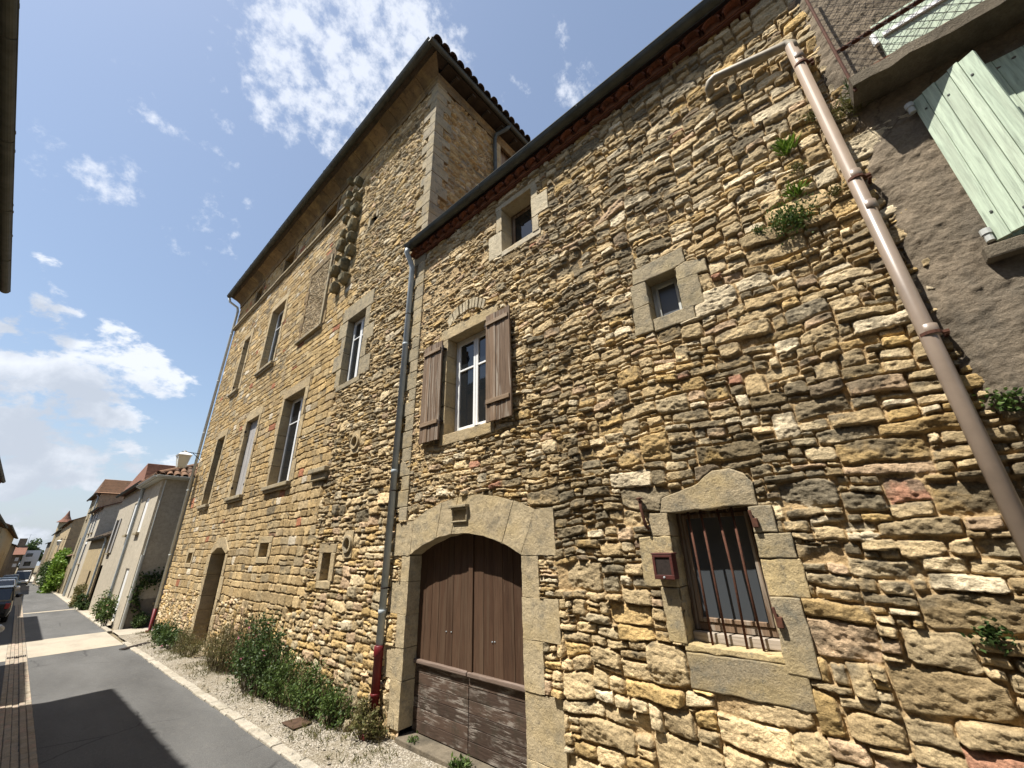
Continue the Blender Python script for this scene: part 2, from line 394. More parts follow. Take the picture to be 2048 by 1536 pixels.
M['redtile'] = m_tile('red_brown_flat_tile', [(.15,.080,.055), (.19,.095,.065), (.125,.068,.05)], moss=(.09,.055,.04))
M['roughcast'] = m_render('grey_brown_roughcast', (.215,.172,.122), (.075,.068,.056), 1.0, .9, .8)
M['beige'] = m_render('beige_render', (.43,.38,.295), (.32,.28,.215), 1, .12, .45)
M['darkbase'] = m_render('grey_plinth_render', (.20,.175,.14), (.14,.125,.10), 1, .2)
M['concrete'] = m_render('dark_concrete', (.15,.125,.09), (.05,.045,.035), 1.5, .8, .8)
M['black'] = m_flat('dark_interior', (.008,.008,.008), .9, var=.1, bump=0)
M['leaf'] = m_leaf('leaf_green', (.035,.065,.014), (.07,.115,.025), (.12,.165,.04))
M['leafdark'] = m_leaf('leaf_dark', (.024,.046,.012), (.048,.082,.020), (.085,.125,.036))
M['leafolive'] = m_leaf('leaf_olive', (.07,.08,.022), (.13,.12,.04), (.19,.155,.065))
M['leafbrown'] = m_leaf('leaf_dry', (.09,.075,.03), (.16,.115,.055), (.21,.16,.085))
M['leaflime'] = m_leaf('leaf_lime', (.075,.14,.014), (.14,.235,.025), (.21,.30,.05))
M['petal'] = m_leaf('pink_petal', (.55,.16,.24), (.62,.25,.33), (.7,.4,.45))
M['peach'] = m_leaf('peach_petal', (.75,.42,.26), (.75,.5,.4), (.8,.62,.5))
M['cream'] = m_leaf('cream_petal', (.75,.74,.64), (.8,.79,.7))
M['stem'] = m_flat('stem', (.06,.05,.025), .8, var=.3, bump=0)
M['darkwood'] = m_flat('dark_eave_wood', (.045,.035,.026), .9, var=.4, sc=8)
# ------------------------------------------------------------------ stone walls as real relief
rs = np.random.RandomState(11)
def vnoise(ny, nz, sy, sz, seed):
    "smooth value noise on an (ny, nz) grid, lattice cell sy x sz grid steps"
    r = np.random.RandomState(seed); a = int(ny/sy)+3; b = int(nz/sz)+3; L = r.rand(a, b)*2-1
    y = np.arange(ny)/sy; z = np.arange(nz)/sz; i = y.astype(int); j = z.astype(int); u = y-i; v = z-j
    u = (u*u*(3-2*u))[:, None]; v = (v*v*(3-2*v))[None, :]
    A = L[i][:, j]; B = L[i+1][:, j]; C = L[i][:, j+1]; E = L[i+1][:, j+1]
    return (A*(1-u)+B*u)*(1-v)+(C*(1-u)+E*u)*v
def fbm(ny, nz, cell, seed, octv=4, gain=.55, asp=1.0):
    t = np.zeros((ny, nz)); a = 1.0; tot = 0
    for k in range(octv):
        c = max(cell/2**k, 1.01); t += a*vnoise(ny, nz, c*asp, c, seed+k*17); tot += a; a *= gain
        if c <= 1.02: break
    return t/tot
def pack(y0, y1, z0, z1, hfun, r, res=.02, tol=.03, course=.6, asp=(1.3, 4.0)):
    "fills a wall with stones from the bottom up, each laid in the lowest gap"
    n = int((y1-y0)/res); sk = np.full(n, z0)+r.rand(n)*.004; out = []
    while True:
        i = int(np.argmin(sk)); b = sk[i]
        if b > z1: break
        lo = i
        while lo > 0 and sk[lo-1] < b+tol: lo -= 1
        hi = i+1
        while hi < n and sk[hi] < b+tol: hi += 1
        yy = y0+(lo+hi)*.5*res; h = hfun(yy, b, r)
        ln = sk[lo-1]-b if lo > 0 else 9; rn = sk[hi]-b if hi < n else 9
        wn = max(3, int(h*r.uniform(*asp)/res)); run = hi-lo
        if run-wn < 4: wn = run
        elif run > wn*2.2 or r.rand() < .5: pass
        if run <= 4: h = max(.03, min(ln, rn, h))
        elif r.rand() < course:
            for t in ((ln, rn) if r.rand() < .5 else (rn, ln)):
                if .55*h < t < 1.5*h: h = t; break
        s0 = lo if r.rand() < .5 else hi-wn
        s1 = s0+wn; t = h*.09
        tl = b+h+r.uniform(-t, t); tr = b+h+r.uniform(-t, t)
        out.append((y0+s0*res, y0+s1*res, float(sk[s0:s0+2].mean()), float(sk[s1-2:s1].mean()), tl, tr))
        sk[s0:s1] = np.maximum(np.linspace(tl, tr, wn), sk[s0:s1]+.005)
    return out
def ashlar(y0, y1, z0, z1, r, hr=(.15, .22), asp=(1.2, 2.6)):
    z = z0; out = []
    while z < z1:
        h = r.uniform(*hr); y = y0-r.rand()*.3
        while y < y1:
            wd = h*r.uniform(*asp)
            if r.rand() < .12:
                k = r.uniform(.4, .6); out += [(y, y+wd, z, z, z+h*k, z+h*k), (y, y+wd, z+h*k, z+h*k, z+h, z+h)]
            else: out.append((y, y+wd, z, z, z+h, z+h))
            y += wd
        z += h
    return out
def inpoly(P, Y, Z):
    ins = np.zeros(Y.shape, bool); n = len(P)
    for i in range(n):
        (a, b), (c, d) = P[i], P[(i+1) % n]
        if b == d: continue
        k = ((b > Z) != (d > Z)) & (Y < (c-a)*(Z-b)/(d-b)+a); ins ^= k
    return ins
def grow(P, g):
    P = np.array(P); c = P.mean(0); q = P-c
    s = 1+g/np.maximum(np.abs(q).max(0), .02)
    return [tuple(x) for x in c+q*s]
PAL = np.array([(.50,.40,.25), (.46,.37,.23), (.55,.46,.31), (.44,.325,.165), (.47,.345,.165), (.38,.31,.20), (.33,.285,.20), (.58,.51,.38), (.41,.32,.19), (.45,.34,.235)])
def wall(name, parent, y0, y1, z0, z1, step, stones, holes, flats, opt, frame=None, mat=None):
    """relief wall on the grid; holes: polygons cut out; flats: polygons kept for dressed stone; opt: functions of the wall"""
    ny = int(round((y1-y0)/step))+1; nz = int(round((z1-z0)/step))+1; sd = opt.get('seed', 3); r = np.random.RandomState(sd)
    ys = y0+np.arange(ny)*step; zs = z0+np.arange(nz)*step; Y, Z = np.meshgrid(ys, zs, indexing='ij')
    px = .01/step
    en = fbm(ny, nz, 7*px, sd+1, 3)*.010+fbm(ny, nz, 2.6*px, sd+2, 2)*.004
    wy = fbm(ny, nz, 60*px, sd+5, 3)*.035; wz = fbm(ny, nz, 70*px, sd+6, 3)*opt.get('warp', .05)+fbm(ny, nz, 18*px, sd+8, 2)*opt.get('warp2', .014)
    sf = np.abs(fbm(ny, nz, 6*px, sd+3, 4, .65, 1.8)); sf2 = fbm(ny, nz, 3.2*px, sd+4, 3, .7, 1.5)
    fill = opt['fill'](Y, Z, fbm(ny, nz, 80*px, sd+9, 4))
    H = fill+.012*fbm(ny, nz, 9*px, sd+12, 4, .65); H += np.minimum(0, -.004+sf2*.01)
    mc = np.array(opt.get('mortar', (.40,.30,.175)))
    C = np.empty((ny, nz, 3)); C[:] = mc*(1+.25*fbm(ny, nz, 14*px, sd+14, 3))[..., None]
    crust = opt['crust'](Y, Z, fbm(ny, nz, 90*px, sd+20, 4, .6)); cn = fbm(ny, nz, 9*px, sd+21, 4, .65); cn2 = fbm(ny, nz, 26*px, sd+22, 4, .6)
    for (a, b, bl, br, tl, tr) in stones:
        j = opt.get('joint', .011)*(.6+.8*r.rand()); wd = b-a; h = (tl+tr-bl-br)/2
        kk = opt.get('jit', .12)
        q = lambda s_: r.uniform(-kk, kk)*s_
        P = [(a+q(h)*.6, bl+q(h)*.5), (b+q(h)*.6, br+q(h)*.5), (b+q(h)*.6, tr+q(h)*.5), (a+q(h)*.6, tl+q(h)*.5)]
        cut = []; m = min(wd, h)
        for i in range(4):
            p0, p, p1 = (np.array(P[k % 4]) for k in (i-1, i, i+1))
            if r.rand() < opt.get('cut', .75):
                e = m*r.uniform(.08, opt.get('cutmax', .34)); f_ = m*r.uniform(.08, opt.get('cutmax', .34)); e, f_ = (e*1.8, f_) if i % 2 == 0 else (e, f_*1.8)
                cut += [p+(p0-p)/max(np.linalg.norm(p0-p), .01)*f_, p+(p1-p)/max(np.linalg.norm(p1-p), .01)*e]
            else: cut.append(p)
        i0 = max(int((a-.10-y0)/step), 0); i1 = min(int((b+.10-y0)/step)+2, ny); k0 = max(int((min(bl, br)-.12-z0)/step), 0); k1 = min(int((max(tl, tr)+.12-z0)/step)+2, nz)
        if i1 <= i0 or k1 <= k0: continue
        sl = (slice(i0, i1), slice(k0, k1)); yy = Y[sl]+wy[sl]; zz = Z[sl]+wz[sl]
        s = np.full(yy.shape, 9.0); n = len(cut)
        for i in range(n):
            p, p1 = cut[i], cut[(i+1) % n]; e = p1-p; L = np.linalg.norm(e)
            if L < 1e-4: continue
            s = np.minimum(s, ((yy-p[0])*(-e[1])+(zz-p[1])*e[0])/L)
        s = s-j+en[sl]*opt.get('edge', 1.0)
        cy, cz = (a+b)/2, (bl+tl)/2; k_ = opt['smooth'](cy, cz) if 'smooth' in opt else 1.0
        rr = opt['round']*max(k_, .6)*(.6+.9*r.rand())*min(1, m/.10)
        t = np.clip(s/rr, 0, 1); prof = np.sqrt(np.maximum(0, 1-(1-t)**2))
        cy, cz = (a+b)/2, (bl+tl)/2
        hs = opt['hs'](cy, cz)*(1+.32*r.randn()*opt.get('hv', 1)*k_); tl_ = opt.get('tilt', .16)*k_
        ty, tz = r.uniform(-tl_, tl_)*.6, r.uniform(-tl_, tl_)
        fc = opt.get('facet', .45)*k_
        fac = np.minimum(np.minimum(.010*r.rand()+r.uniform(-fc, fc)*.6*(yy-cy)+r.uniform(-fc, fc)*(zz-cz), .010*r.rand()+r.uniform(-fc, fc)*.6*(yy-cy)+r.uniform(-fc, fc)*(zz-cz)), .006)
        body = np.clip(ty*(yy-cy)+tz*(zz-cz)+fac, -.03, .03)-sf[sl]*opt.get('rough', .03)*k_+sf2[sl]*opt.get('rough2', .007)*(.4+.6*k_)
        hh = (max(hs, .012)+body)*prof
        ok = (s > 0) & (hh > H[sl])
        if not ok.any(): continue
        Hs = H[sl]; Hs[ok] = hh[ok]
        base = opt['color'](cy, cz, r)*(1+.13*r.randn())
        cc = base[None, None, :]*(1+.30*cn2[sl]+.28*cn[sl])[..., None]
        cr = np.clip((crust[sl]+.55*cn[sl]+.8*cn2[sl]+.26*r.randn()-.30+.55*np.clip((zz-cz)/max(h, .05), -.6, .6))*2.6, 0, 1)[..., None]*opt.get('crmax', .82)
        cc = cc*(1-cr)+np.array((.118,.104,.078))*cr
        Cs = C[sl]; Cs[ok] = np.maximum(cc[ok], .02)
    for P in flats:
        g = inpoly(grow(P, .002), Y, Z); H[g] = np.minimum(H[g], .004)
    C = np.clip(C, .01, .9)
    dead = np.zeros((ny-1, nz-1), bool); cY, cZ = (Y[:-1, :-1]+step/2), (Z[:-1, :-1]+step/2)
    for P in holes: dead |= inpoly(P, cY, cZ)
    if 'edgecut' in opt: dead |= opt['edgecut'](cY, cZ)
    x = opt.get('x', D)+.045
    if frame is None: co = np.stack([x-H, Y, Z], -1)
    else:
        o_, u_, n_ = frame; co = np.array(o_)[None, None, :]+Y[..., None]*np.array(u_)+(H-.045)[..., None]*np.array(n_)+Z[..., None]*np.array((0, 0, 1.))
    idx = np.arange(ny*nz).reshape(ny, nz)
    q = np.stack([idx[:-1, :-1], idx[:-1, 1:], idx[1:, 1:], idx[1:, :-1]], -1)[~dead].reshape(-1, 4)
    if opt.get('flip'): q = q[:, ::-1]
    used = np.zeros(ny*nz, bool); used[q.ravel()] = True; mp = np.cumsum(used)-1
    co = co.reshape(-1, 3)[used]; cc = C.reshape(-1, 3)[used]; q = mp[q]
    me = bpy.data.meshes.new(name); me.vertices.add(len(co)); me.vertices.foreach_set('co', co.astype(np.float32).ravel())
    me.loops.add(q.size); me.loops.foreach_set('vertex_index', q.astype(np.int32).ravel())
    me.polygons.add(len(q)); me.polygons.foreach_set('loop_start', (np.arange(len(q))*4).astype(np.int32)); me.polygons.foreach_set('loop_total', np.full(len(q), 4, np.int32))
    me.update(calc_edges=True); me.validate()
    at = me.color_attributes.new('col', 'FLOAT_COLOR', 'POINT')
    at.data.foreach_set('color', np.concatenate([cc, np.ones((len(cc), 1))], 1).astype(np.float32).ravel())
    me.polygons.foreach_set('use_smooth', np.ones(len(q), bool))
    return mkobj(name, me, mat or M['stone'], parent)
def sstep(a, b, v):
    t = np.clip((v-a)/(b-a), 0, 1); return t*t*(3-2*t)

# ------------------------------------------------------------------ openings
def prect(TL, TR, BR, BL, x=D):
    a, b, c, d = (W(*p, x) for p in (TL, TR, BR, BL))
    y1 = (a[0]+d[0])/2; y0 = (b[0]+c[0])/2; z1 = (a[1]+b[1])/2; z0 = (c[1]+d[1])/2
    return [y0, y1, z0, z1]
def rp(r): return [(r[0], r[2]), (r[1], r[2]), (r[1], r[3]), (r[0], r[3])]
def surround(r, jw=(.17, .30), lh=.27, sh=.14, n=5, seed=1, horn=.10, chop=0):
    "polygons of the dressed stones round a rectangular opening"
    q = random.Random(seed); y0, y1, z0, z1 = r; out = []
    for side in (0, 1):
        z = z0; k = seed+side
        hs = [q.uniform(.8, 1.3) for _ in range(n)]; t = sum(hs)
        for h in hs:
            h = h*(z1-z0)/t; wd = jw[k % 2]*q.uniform(.9, 1.15); k += 1
            a, b = (y0-wd, y0) if side == 0 else (y1, y1+wd)
            out.append([(a, z+.004), (b, z+.004), (b, z+h-.004), (a, z+h-.004)]); z += h
    hl, hr = q.uniform(.7, 1.2)*horn, q.uniform(.7, 1.2)*horn
    out.append([(y0-jw[0]-hl, z1), (y1+jw[0]+hr, z1), (y1+jw[0]+hr-chop, z1+lh), (y0-jw[0]-hl+chop, z1+lh*q.uniform(.92, 1.05))])
    if sh: out.append([(y0-.10, z0-sh), (y1+.10, z0-sh), (y1+.10, z0), (y0-.10, z0)])
    return out
def stones_mesh(polys, x0, depth, name, mat, parent, bevel=.009, seed=1, jit=.006, rag=.0028):
    q = random.Random(seed); m = MB()
    for P in polys:
        o = q.uniform(-jit, jit); J = []; n = len(P)
        for i in range(n):
            (a, b), (c, d) = P[i], P[(i+1) % n]; k = max(1, int(math.hypot(c-a, d-b)/.055)); nx, nz = (d-b), (a-c); L = max(math.hypot(nx, nz), 1e-6)
            for t in range(k): e = q.gauss(0, rag) if t else q.uniform(-.004, .004); J.append((a+(c-a)*t/k+nx/L*e, b+(d-b)*t/k+nz/L*e))
        m.yz(J, x0+o, x0+depth)
    return m.build(name, mat, parent, bevel)
def casement(parent, r, x, mat, name='window', glass='glass', leaves=2, transoms=(.72,), fw=.05, sw=.045, th=.05):
    "window frame with glazing at depth x; returns the frame object"
    y0, y1, z0, z1 = r; m = MB()
    m.box(x, x+th, y0, y0+fw, z0, z1); m.box(x, x+th, y1-fw, y1, z0, z1)
    m.box(x, x+th, y0+fw, y1-fw, z1-fw, z1); m.box(x, x+th, y0+fw, y1-fw, z0, z0+fw*1.3)
    ym = (y0+y1)/2; xs = x-.012
    ed = [y0+fw, ym, y1-fw] if leaves == 2 else [y0+fw, y1-fw]
    for a, b in zip(ed, ed[1:]):
        m.box(xs, x+.03, a+.003, a+sw, z0+fw*1.3+.003, z1-fw-.003); m.box(xs, x+.03, b-sw, b-.003, z0+fw*1.3+.003, z1-fw-.003)
        m.box(xs+.002, x+.03, a+sw, b-sw, z1-fw-sw, z1-fw-.003); m.box(xs+.002, x+.03, a+sw, b-sw, z0+fw*1.3+.003, z0+fw*1.3+sw)
        for t in transoms:
            zt = z0+(z1-z0)*t; m.box(xs+.003, x+.028, a+sw, b-sw, zt-.016, zt+.016)
    f = m.build(name, mat, parent, .004, seg=1)
    g = MB(); g.box(x+.012, x+.02, y0+.02, y1-.02, z0+.02, z1-.02); g.build('glass', M[glass], f)
    return f
def planks(m, y0, y1, z0, z1, x, th, n, rng, gap=.003, jit=.004):
    e = [y0+(y1-y0)*i/n+(rng.uniform(-.012, .012) if 0 < i < n else 0) for i in range(n+1)]
    for a, b in zip(e, e[1:]):
        o = rng.uniform(-jit, jit); m.box(x+o, x+th, a+gap/2, b-gap/2, z0+rng.uniform(-.004, .004), z1+rng.uniform(-.004, .004))
# ------------------------------------------------------------------ near stone house
XF = D
YJ = 1.532*D                 # joint between the near house and the tall house
YR = -0.20*D                 # joint between the near house and the roughcast house
def arch(yl, yr, zs, za, n=16):
    "points of a segmental arch from (yr, zs) over the crown to (yl, zs)"
    c = (yl+yr)/2; w_ = (yl-yr)/2; h = za-zs; R = (w_*w_+h*h)/(2*h); zc = za-R; t0 = math.asin(min(1, w_/R))
    return [(c-R*math.sin(t0-2*t0*i/n), zc+R*math.cos(t0-2*t0*i/n)) for i in range(n+1)]
near = thing('stone_house', 'rubble stone house with the arched brown double door and the red letterbox', 'house', (D, .6*D, gz(.6*D)))
# measured openings
attic = prect((1003, 417), (1062, 376), (1064, 463), (1004, 505))
small = prect((1291, 560), (1350, 536), (1364, 619), (1303, 640))
big = prect((896, 679), (1000, 625), (1003, 832), (889, 874))
big[0] = big[1]-.256*D
bars_w = prect((1335, 1025), (1498, 1009), (1561, 1308), (1376, 1291))
dl = W(820, 1114); dr = W(1042, 1103); da = W(934, 1067)
DY1 = dl[0]; DY0 = dr[0]; DZS = (dl[1]+dr[1])/2; DZA = da[1]+.01; DZB = HC-.60*D
door_arch = arch(DY1, DY0, DZS, DZA)
door_hole = [(DY0, DZB-.3)]+door_arch+[(DY1, DZB-.3)]
def PX(*pts): return [W(*p) for p in pts]
def cw(P):
    a = sum(P[i][0]*P[(i+1) % len(P)][1]-P[(i+1) % len(P)][0]*P[i][1] for i in range(len(P)))
    return P if a > 0 else P[::-1]
# dressed stones, measured off the photograph onto the wall plane
y0, y1, z0, z1 = attic
s_attic = [[(y0-.10, z1), (y1+.13, z1), (y1+.13, z1+.10), (y0-.10, z1+.10)],
           [(y1, z0+.42), (y1+.12, z0+.42), (y1+.12, z1), (y1, z1)], [(y1, z0-.05), (y1+.28, z0-.05), (y1+.28, z0+.41), (y1, z0+.41)],
           [(y0-.12, z1-.24), (y0, z1-.24), (y0, z1), (y0-.12, z1)], [(y0-.30, z1-.60), (y0, z1-.60), (y0, z1-.25), (y0-.30, z1-.25)], [(y0-.12, z0-.02), (y0, z0-.02), (y0, z1-.61), (y0-.12, z1-.61)],
           [(y0-.14, z0-.10), (y1+.02, z0-.10), (y1+.02, z0), (y0-.14, z0)]]
y0, y1, z0, z1 = small
s_small = [cw(PX((1264, 543), (1364, 494), (1370, 523), (1350, 536), (1291, 562), (1266, 572))), cw(PX((1351, 537), (1369, 524), (1410, 516), (1416, 540), (1356, 562))),
           [(y0-.20, z0-.02), (y0, z0-.02), (y0, z1-.09), (y0-.20, z1-.09)],
           [(y1, z0+.20), (y1+.17, z0+.20), (y1+.17, z1), (y1, z1)], [(y1, z0-.12), (y1+.19, z0-.12), (y1+.19, z0+.195), (y1, z0+.195)],
           [(y0-.10, z0-.14), (y1-.01, z0-.14), (y1-.01, z0), (y0-.10, z0)]]
y0, y1, z0, z1 = big
s_big = surround(big, jw=(.13, .25), lh=.20, sh=.16, n=4, seed=5, horn=.06)
ra = arch(y1-.02, y0+.12, z1+.20, z1+.34, 12)
relieve = []
vo = arch(y1+.06, y0+.06, z1+.36, z1+.55, 12)
rnd.seed(3)
for i in range(12): relieve.append([ra[i], ra[i+1], vo[i+1], vo[i]][::-1])
s_bar = [cw(PX((1320, 1027), (1322, 996), (1395, 967), (1408, 952), (1423, 942), (1457, 936), (1486, 946), (1506, 965), (1516, 1011), (1498, 1010), (1336, 1026)))]
y0, y1, z0, z1 = bars_w
hb = z1-z0
s_bar += [[(y1, z0+hb*.80), (y1+.17, z0+hb*.80), (y1+.17, z1-.005), (y1, z1-.005)], [(y1, z0+hb*.40), (y1+.29, z0+hb*.40), (y1+.29, z0+hb*.795), (y1, z0+hb*.795)], [(y1, z0), (y1+.15, z0), (y1+.15, z0+hb*.395), (y1, z0+hb*.395)],
          [(y0-.16, z0+hb*.80), (y0, z0+hb*.80), (y0, z1-.005), (y0-.16, z1-.005)], [(y0-.235, z0+hb*.625), (y0, z0+hb*.625), (y0, z0+hb*.795), (y0-.235, z0+hb*.795)],
          [(y0-.25, z0+hb*.37), (y0, z0+hb*.37), (y0, z0+hb*.62), (y0-.25, z0+hb*.62)], [(y0-.19, z0-.10), (y0, z0-.10), (y0, z0+hb*.365), (y0-.19, z0+hb*.365)],
          [(y0-.02, z0-.05), (y1+.03, z0-.05), (y1+.03, z0), (y0-.02, z0)], [(y0-.12, z0-.29), (y1+.03, z0-.29), (y1+.03, z0-.052), (y0-.12, z0-.052)]]
# door: voussoirs and jambs
out_arch = arch(1.405*D, .785*D, HC+.098*D, HC+.168*D, 7); inn = arch(DY1, DY0, DZS, DZA, 7)
s_door = []
for i in range(7):
    a, b = inn[i], inn[i+1]; c, d_ = out_arch[i], out_arch[i+1]
    s_door.append([(b[0]-.002, b[1]), (a[0]+.002, a[1]), (c[0]+.002, c[1]), (d_[0]-.002, d_[1])])
s_door.append([(DY0, DZS), (out_arch[0][0]+.004, out_arch[0][1]), (.717*D, HC+.100*D), (.717*D, DZS-.01), (DY0, DZS-.005)])
s_door.append([(DY1, DZS), (DY1, DZS-.005), (1.527*D, DZS-.01), (1.527*D, HC+.09*D), (out_arch[-1][0]-.004, out_arch[-1][1])])
zz = DZS-.01
for i, (h, wd) in enumerate([(.40, .23), (.38, .47), (.43, .25), (.52, .45), (.34, .30)]):
    s_door.append([(DY0-wd, zz-h), (DY0, zz-h), (DY0, zz-.005), (DY0-wd, zz-.005)]); zz -= h
zz = DZS-.01
for i, (h, wd) in enumerate([(.33, .19), (.40, .40), (.38, .19), (.36, .41), (.50, .24)]):
    s_door.append([(DY1, zz-h), (DY1+wd, zz-h), (DY1+wd, zz-.005), (DY1, zz-.005)]); zz -= h
flats = s_attic+s_small+s_big+s_bar+s_door+relieve
holes = [rp(attic), rp(small), rp(big), rp(bars_w), door_hole]
def shrink(P, g): return grow(P, g)
ZTOP = HC+1.475*D
def hf(y, z, r):
    low = 1-sstep(HC-.62*D, HC-.05*D, z); far = sstep(.2*D, 1.2*D, y)
    base = .069+.075*low-.008*far
    if y < .5*D: base += .014
    if y < .45*D: base += .030*low
    v = base*math.exp(r.randn()*.40)
    return min(max(v, .03), .30)
def nfill(Y, Z, n):
    left = sstep(.80*D, 1.35*D, Y); low = 1-sstep(HC-.6*D, HC+.1*D, Z)
    return .007+.028*np.clip(left*.9+low*.15+n*1.5-.12, 0, 1.1)
def ncrust(Y, Z, n):
    zc = (Z-HC)/D; right = 1-sstep(.2*D, 1.3*D, Y)
    band = np.exp(-((zc-.14)/.30)**2)*(.30+.62*right)
    up = sstep(.45, 1.3, zc)*.30*right
    return np.clip(band*.58+up*.8+n*.95-.05-.40*(zc < -.25), -.6, 1.1)
def ncol(y, z, r):
    zc = (z-HC)/D; p = np.array([1.0, 1.0, .8, .45, .35, .7, .5, .5, .8, .3])
    if zc < -.1: p = p*np.array([1.1, .9, .7, 1.4, 1.2, .7, .3, .5, 1, .8])
    if y > 1.1*D: p = p*np.array([1.2, 1, 1.2, 1.1, .9, .6, .3, 1.3, 1, 1.4])
    b = PAL[r.choice(10, p=p/p.sum())].copy()
    if r.rand() < .007: b = np.array((.36, .20, .14))
    return b
r_ = np.random.RandomState(5)
sts = pack(-.62*D, YJ+.05, HC-.78*D, ZTOP+.02, hf, r_, asp=(1.1, 3.2), course=.5)
opt = dict(seed=21, fill=nfill, crust=ncrust, color=ncol, round=.0075, hv=.75, hs=lambda y, z: .045+.008*(z < HC-.1*D), rough=.017, rough2=.011, joint=.0062, facet=.28, warp=.06, warp2=.014, tilt=.07, x=D-.005, jit=.10, cut=.65, cutmax=.20, edge=.6)
nw = wall('wall', near, -.62*D, YJ, HC-.72*D, ZTOP, .008, sts, [grow(h, .0) for h in holes], flats, opt)
m = MB()                                                   # the body behind the facade
m.box(D+.42, D+7.5, -.62*D, YJ-.03, HC-.8*D, ZTOP-.05)
m.build('house_body', M['roughcast'], near)
m = MB(); m.quad((D+.03, YJ, HC-.7*D), (D+.45, YJ, HC-.7*D), (D+.45, YJ, ZTOP), (D+.03, YJ, ZTOP)); m.build('end_wall', M['dress_gold'], near)
# attic window
f = casement(near, [attic[0], attic[1], attic[2], attic[3]], D+.24, M['oldwood'], leaves=1, transoms=(), fw=.04, sw=.035)
stones_mesh(s_attic, D-.008, .34, 'stone_surround', M['dress_pale'], f, seed=2)
f = casement(near, [small[0], small[1], small[2], small[3]], D+.15, M['paleplastic'], glass='dim_glass', leaves=1, transoms=(), fw=.035, sw=.03)
stones_mesh(s_small, D-.006, .30, 'stone_surround', M['dress_grey'], f, seed=3)
f = casement(near, big, D+.19, M['white'], leaves=2, transoms=(.655,), fw=.05, sw=.05)
stones_mesh(s_big, D-.008, .34, 'stone_surround', M['dress_gold'], f, seed=4)
stones_mesh([grow(p, -.012) for p in relieve], D-.012, .15, 'relieving_arch', M['dress_pale'], f, .006, seed=5, jit=.012)
y0, y1, z0, z1 = big
def shutter(par, ya, yb, za, zb, x, hinge):
    q = random.Random(int(ya*100)); m = MB(); planks(m, ya, yb, za, zb, x, .026, 5, q)
    s_ = m.build('shutter', M['oldwood'], par, .002, seg=1)
    for t in (.09, .83): m = MB(); m.box(x-.024, x-.001, ya+.02, yb-.02, zb-(zb-za)*t-.03, zb-(zb-za)*t+.03); m.build('batten', M['batten'], s_, .003, seg=1)
    for t in (.09, .83):
        m = MB(); zc = zb-(zb-za)*t; m.box(x+.0, D+.02, hinge-.02, hinge+.02, zc-.012, zc+.012); m.tube([(x+.014, hinge, zc-.05), (x+.014, hinge, zc+.05)], .014, 8)
        m.build('hinge', M['darkiron'], s_)
    return s_
sL = prect((852, 698), (887, 680), (876, 874), (837, 891), D-.07); sR = prect((973, 632), (1019, 608), (1025, 833), (972, 846), D-.07)
shutter(f, sL[0], sL[1], sL[2]-.01, sL[3], D-.085, sL[0]-.01); shutter(f, sR[0], sR[1], sR[2]+.005, sR[3]-.02, D-.085, sR[1]+.01)
# barred window
y0, y1, z0, z1 = bars_w
f = casement(near, [y0, y1, z0+.07, z1+.02], D+.20, M['oldwood'], glass='dim_glass', leaves=1, transoms=(), fw=.045, sw=.035)
stones_mesh(s_bar, D-.006, .33, 'stone_surround', M['dress_mix'], f, seed=6, rag=.004)
m = MB(); m.box(D+.13, D+.19, y0+.002, y1-.002, z0+.001, z0+.068); m.build('wooden_sill', M['greywhite'], f, .006)
for k in range(4):
    yb = W(*((1426, 1289), (1456, 1294), (1495, 1298), (1529, 1302))[k], D+.085)[0]; m = MB(); m.tube([(D+.085+rnd.uniform(-.004, .004), yb, z0-.02), (D+.085, yb+rnd.uniform(-.012, .012), (z0+z1)/2), (D+.085, yb+.01, z1+.02)], .0095, 8)
    m.build('window_bar', M['iron'], f, smooth=True)
for (px, py, dy) in ((1512, 1045, .0), (1561, 1243, .0)):
    a = W(px, py); m = MB(); m.box(D-.045, D+.02, a[0]-.02, a[0]+.02, a[1]-.035, a[1]+.03); m.tube([(D-.035, a[0]+.01, a[1]), (D-.035, a[0]+.02, a[1]+.09)], .012, 8)
    m.build('hinge_pin', M['iron'], f, .004)
a, b = W(1284, 1003), W(1297, 1058)
m = MB(); m.tube([(D-.05, a[0], a[1]+.02), (D-.055, a[0]-.005, a[1]-.06), (D-.05, b[0], b[1]+.03), (D-.02, b[0]-.01, b[1])], .014, 8); m.tube([(D+.02, a[0], a[1]), (D-.075, a[0], a[1]+.005)], .009, 8)
m.lathe((D-.05, a[0], a[1]+.015), [(.002, 0), (.03, .004), (.028, .012), (.002, .018)], 10)
m.build('iron_hook', M['iron'], near, smooth=True)
# arched double door
XD = D+.205
ZR = W(940, 1348, XD)[1]
zb_ = HC-.60*D+.035
m = MB(); q = random.Random(4); ym = (DY0+DY1)/2+.005
planks(m, DY0-.01, ym-.075, ZR, DZA+.12, XD, .03, 6, q, .004, .002); planks(m, ym+.01, DY1+.01, ZR, DZA+.12, XD, .03, 7, q, .004, .002)
m.box(XD-.022, XD+.02, ym-.072, ym+.006, ZR, DZA+.12)
dd = m.build('double_door', M['door'], near, .002, seg=1)
m = MB(); n = 6; h = (ZR-zb_)/n
for (a, b) in ((DY0-.01, ym-.012), (ym-.004, DY1+.01)):
    for i in range(n): m.box(XD-.004+q.uniform(-.002, .002), XD+.03, a, b, zb_+h*i+.002, zb_+h*(i+1)-.003)
m.build('lower_boards', M['door_low'], dd, .003, seg=1)
for a, b in ((DY0-.01, ym-.013), (ym-.003, DY1+.01)): m = MB(); m.box(XD-.045, XD+.02, a, b, ZR-.025, ZR+.025); m.build('rail', M['rail'], dd, .012)
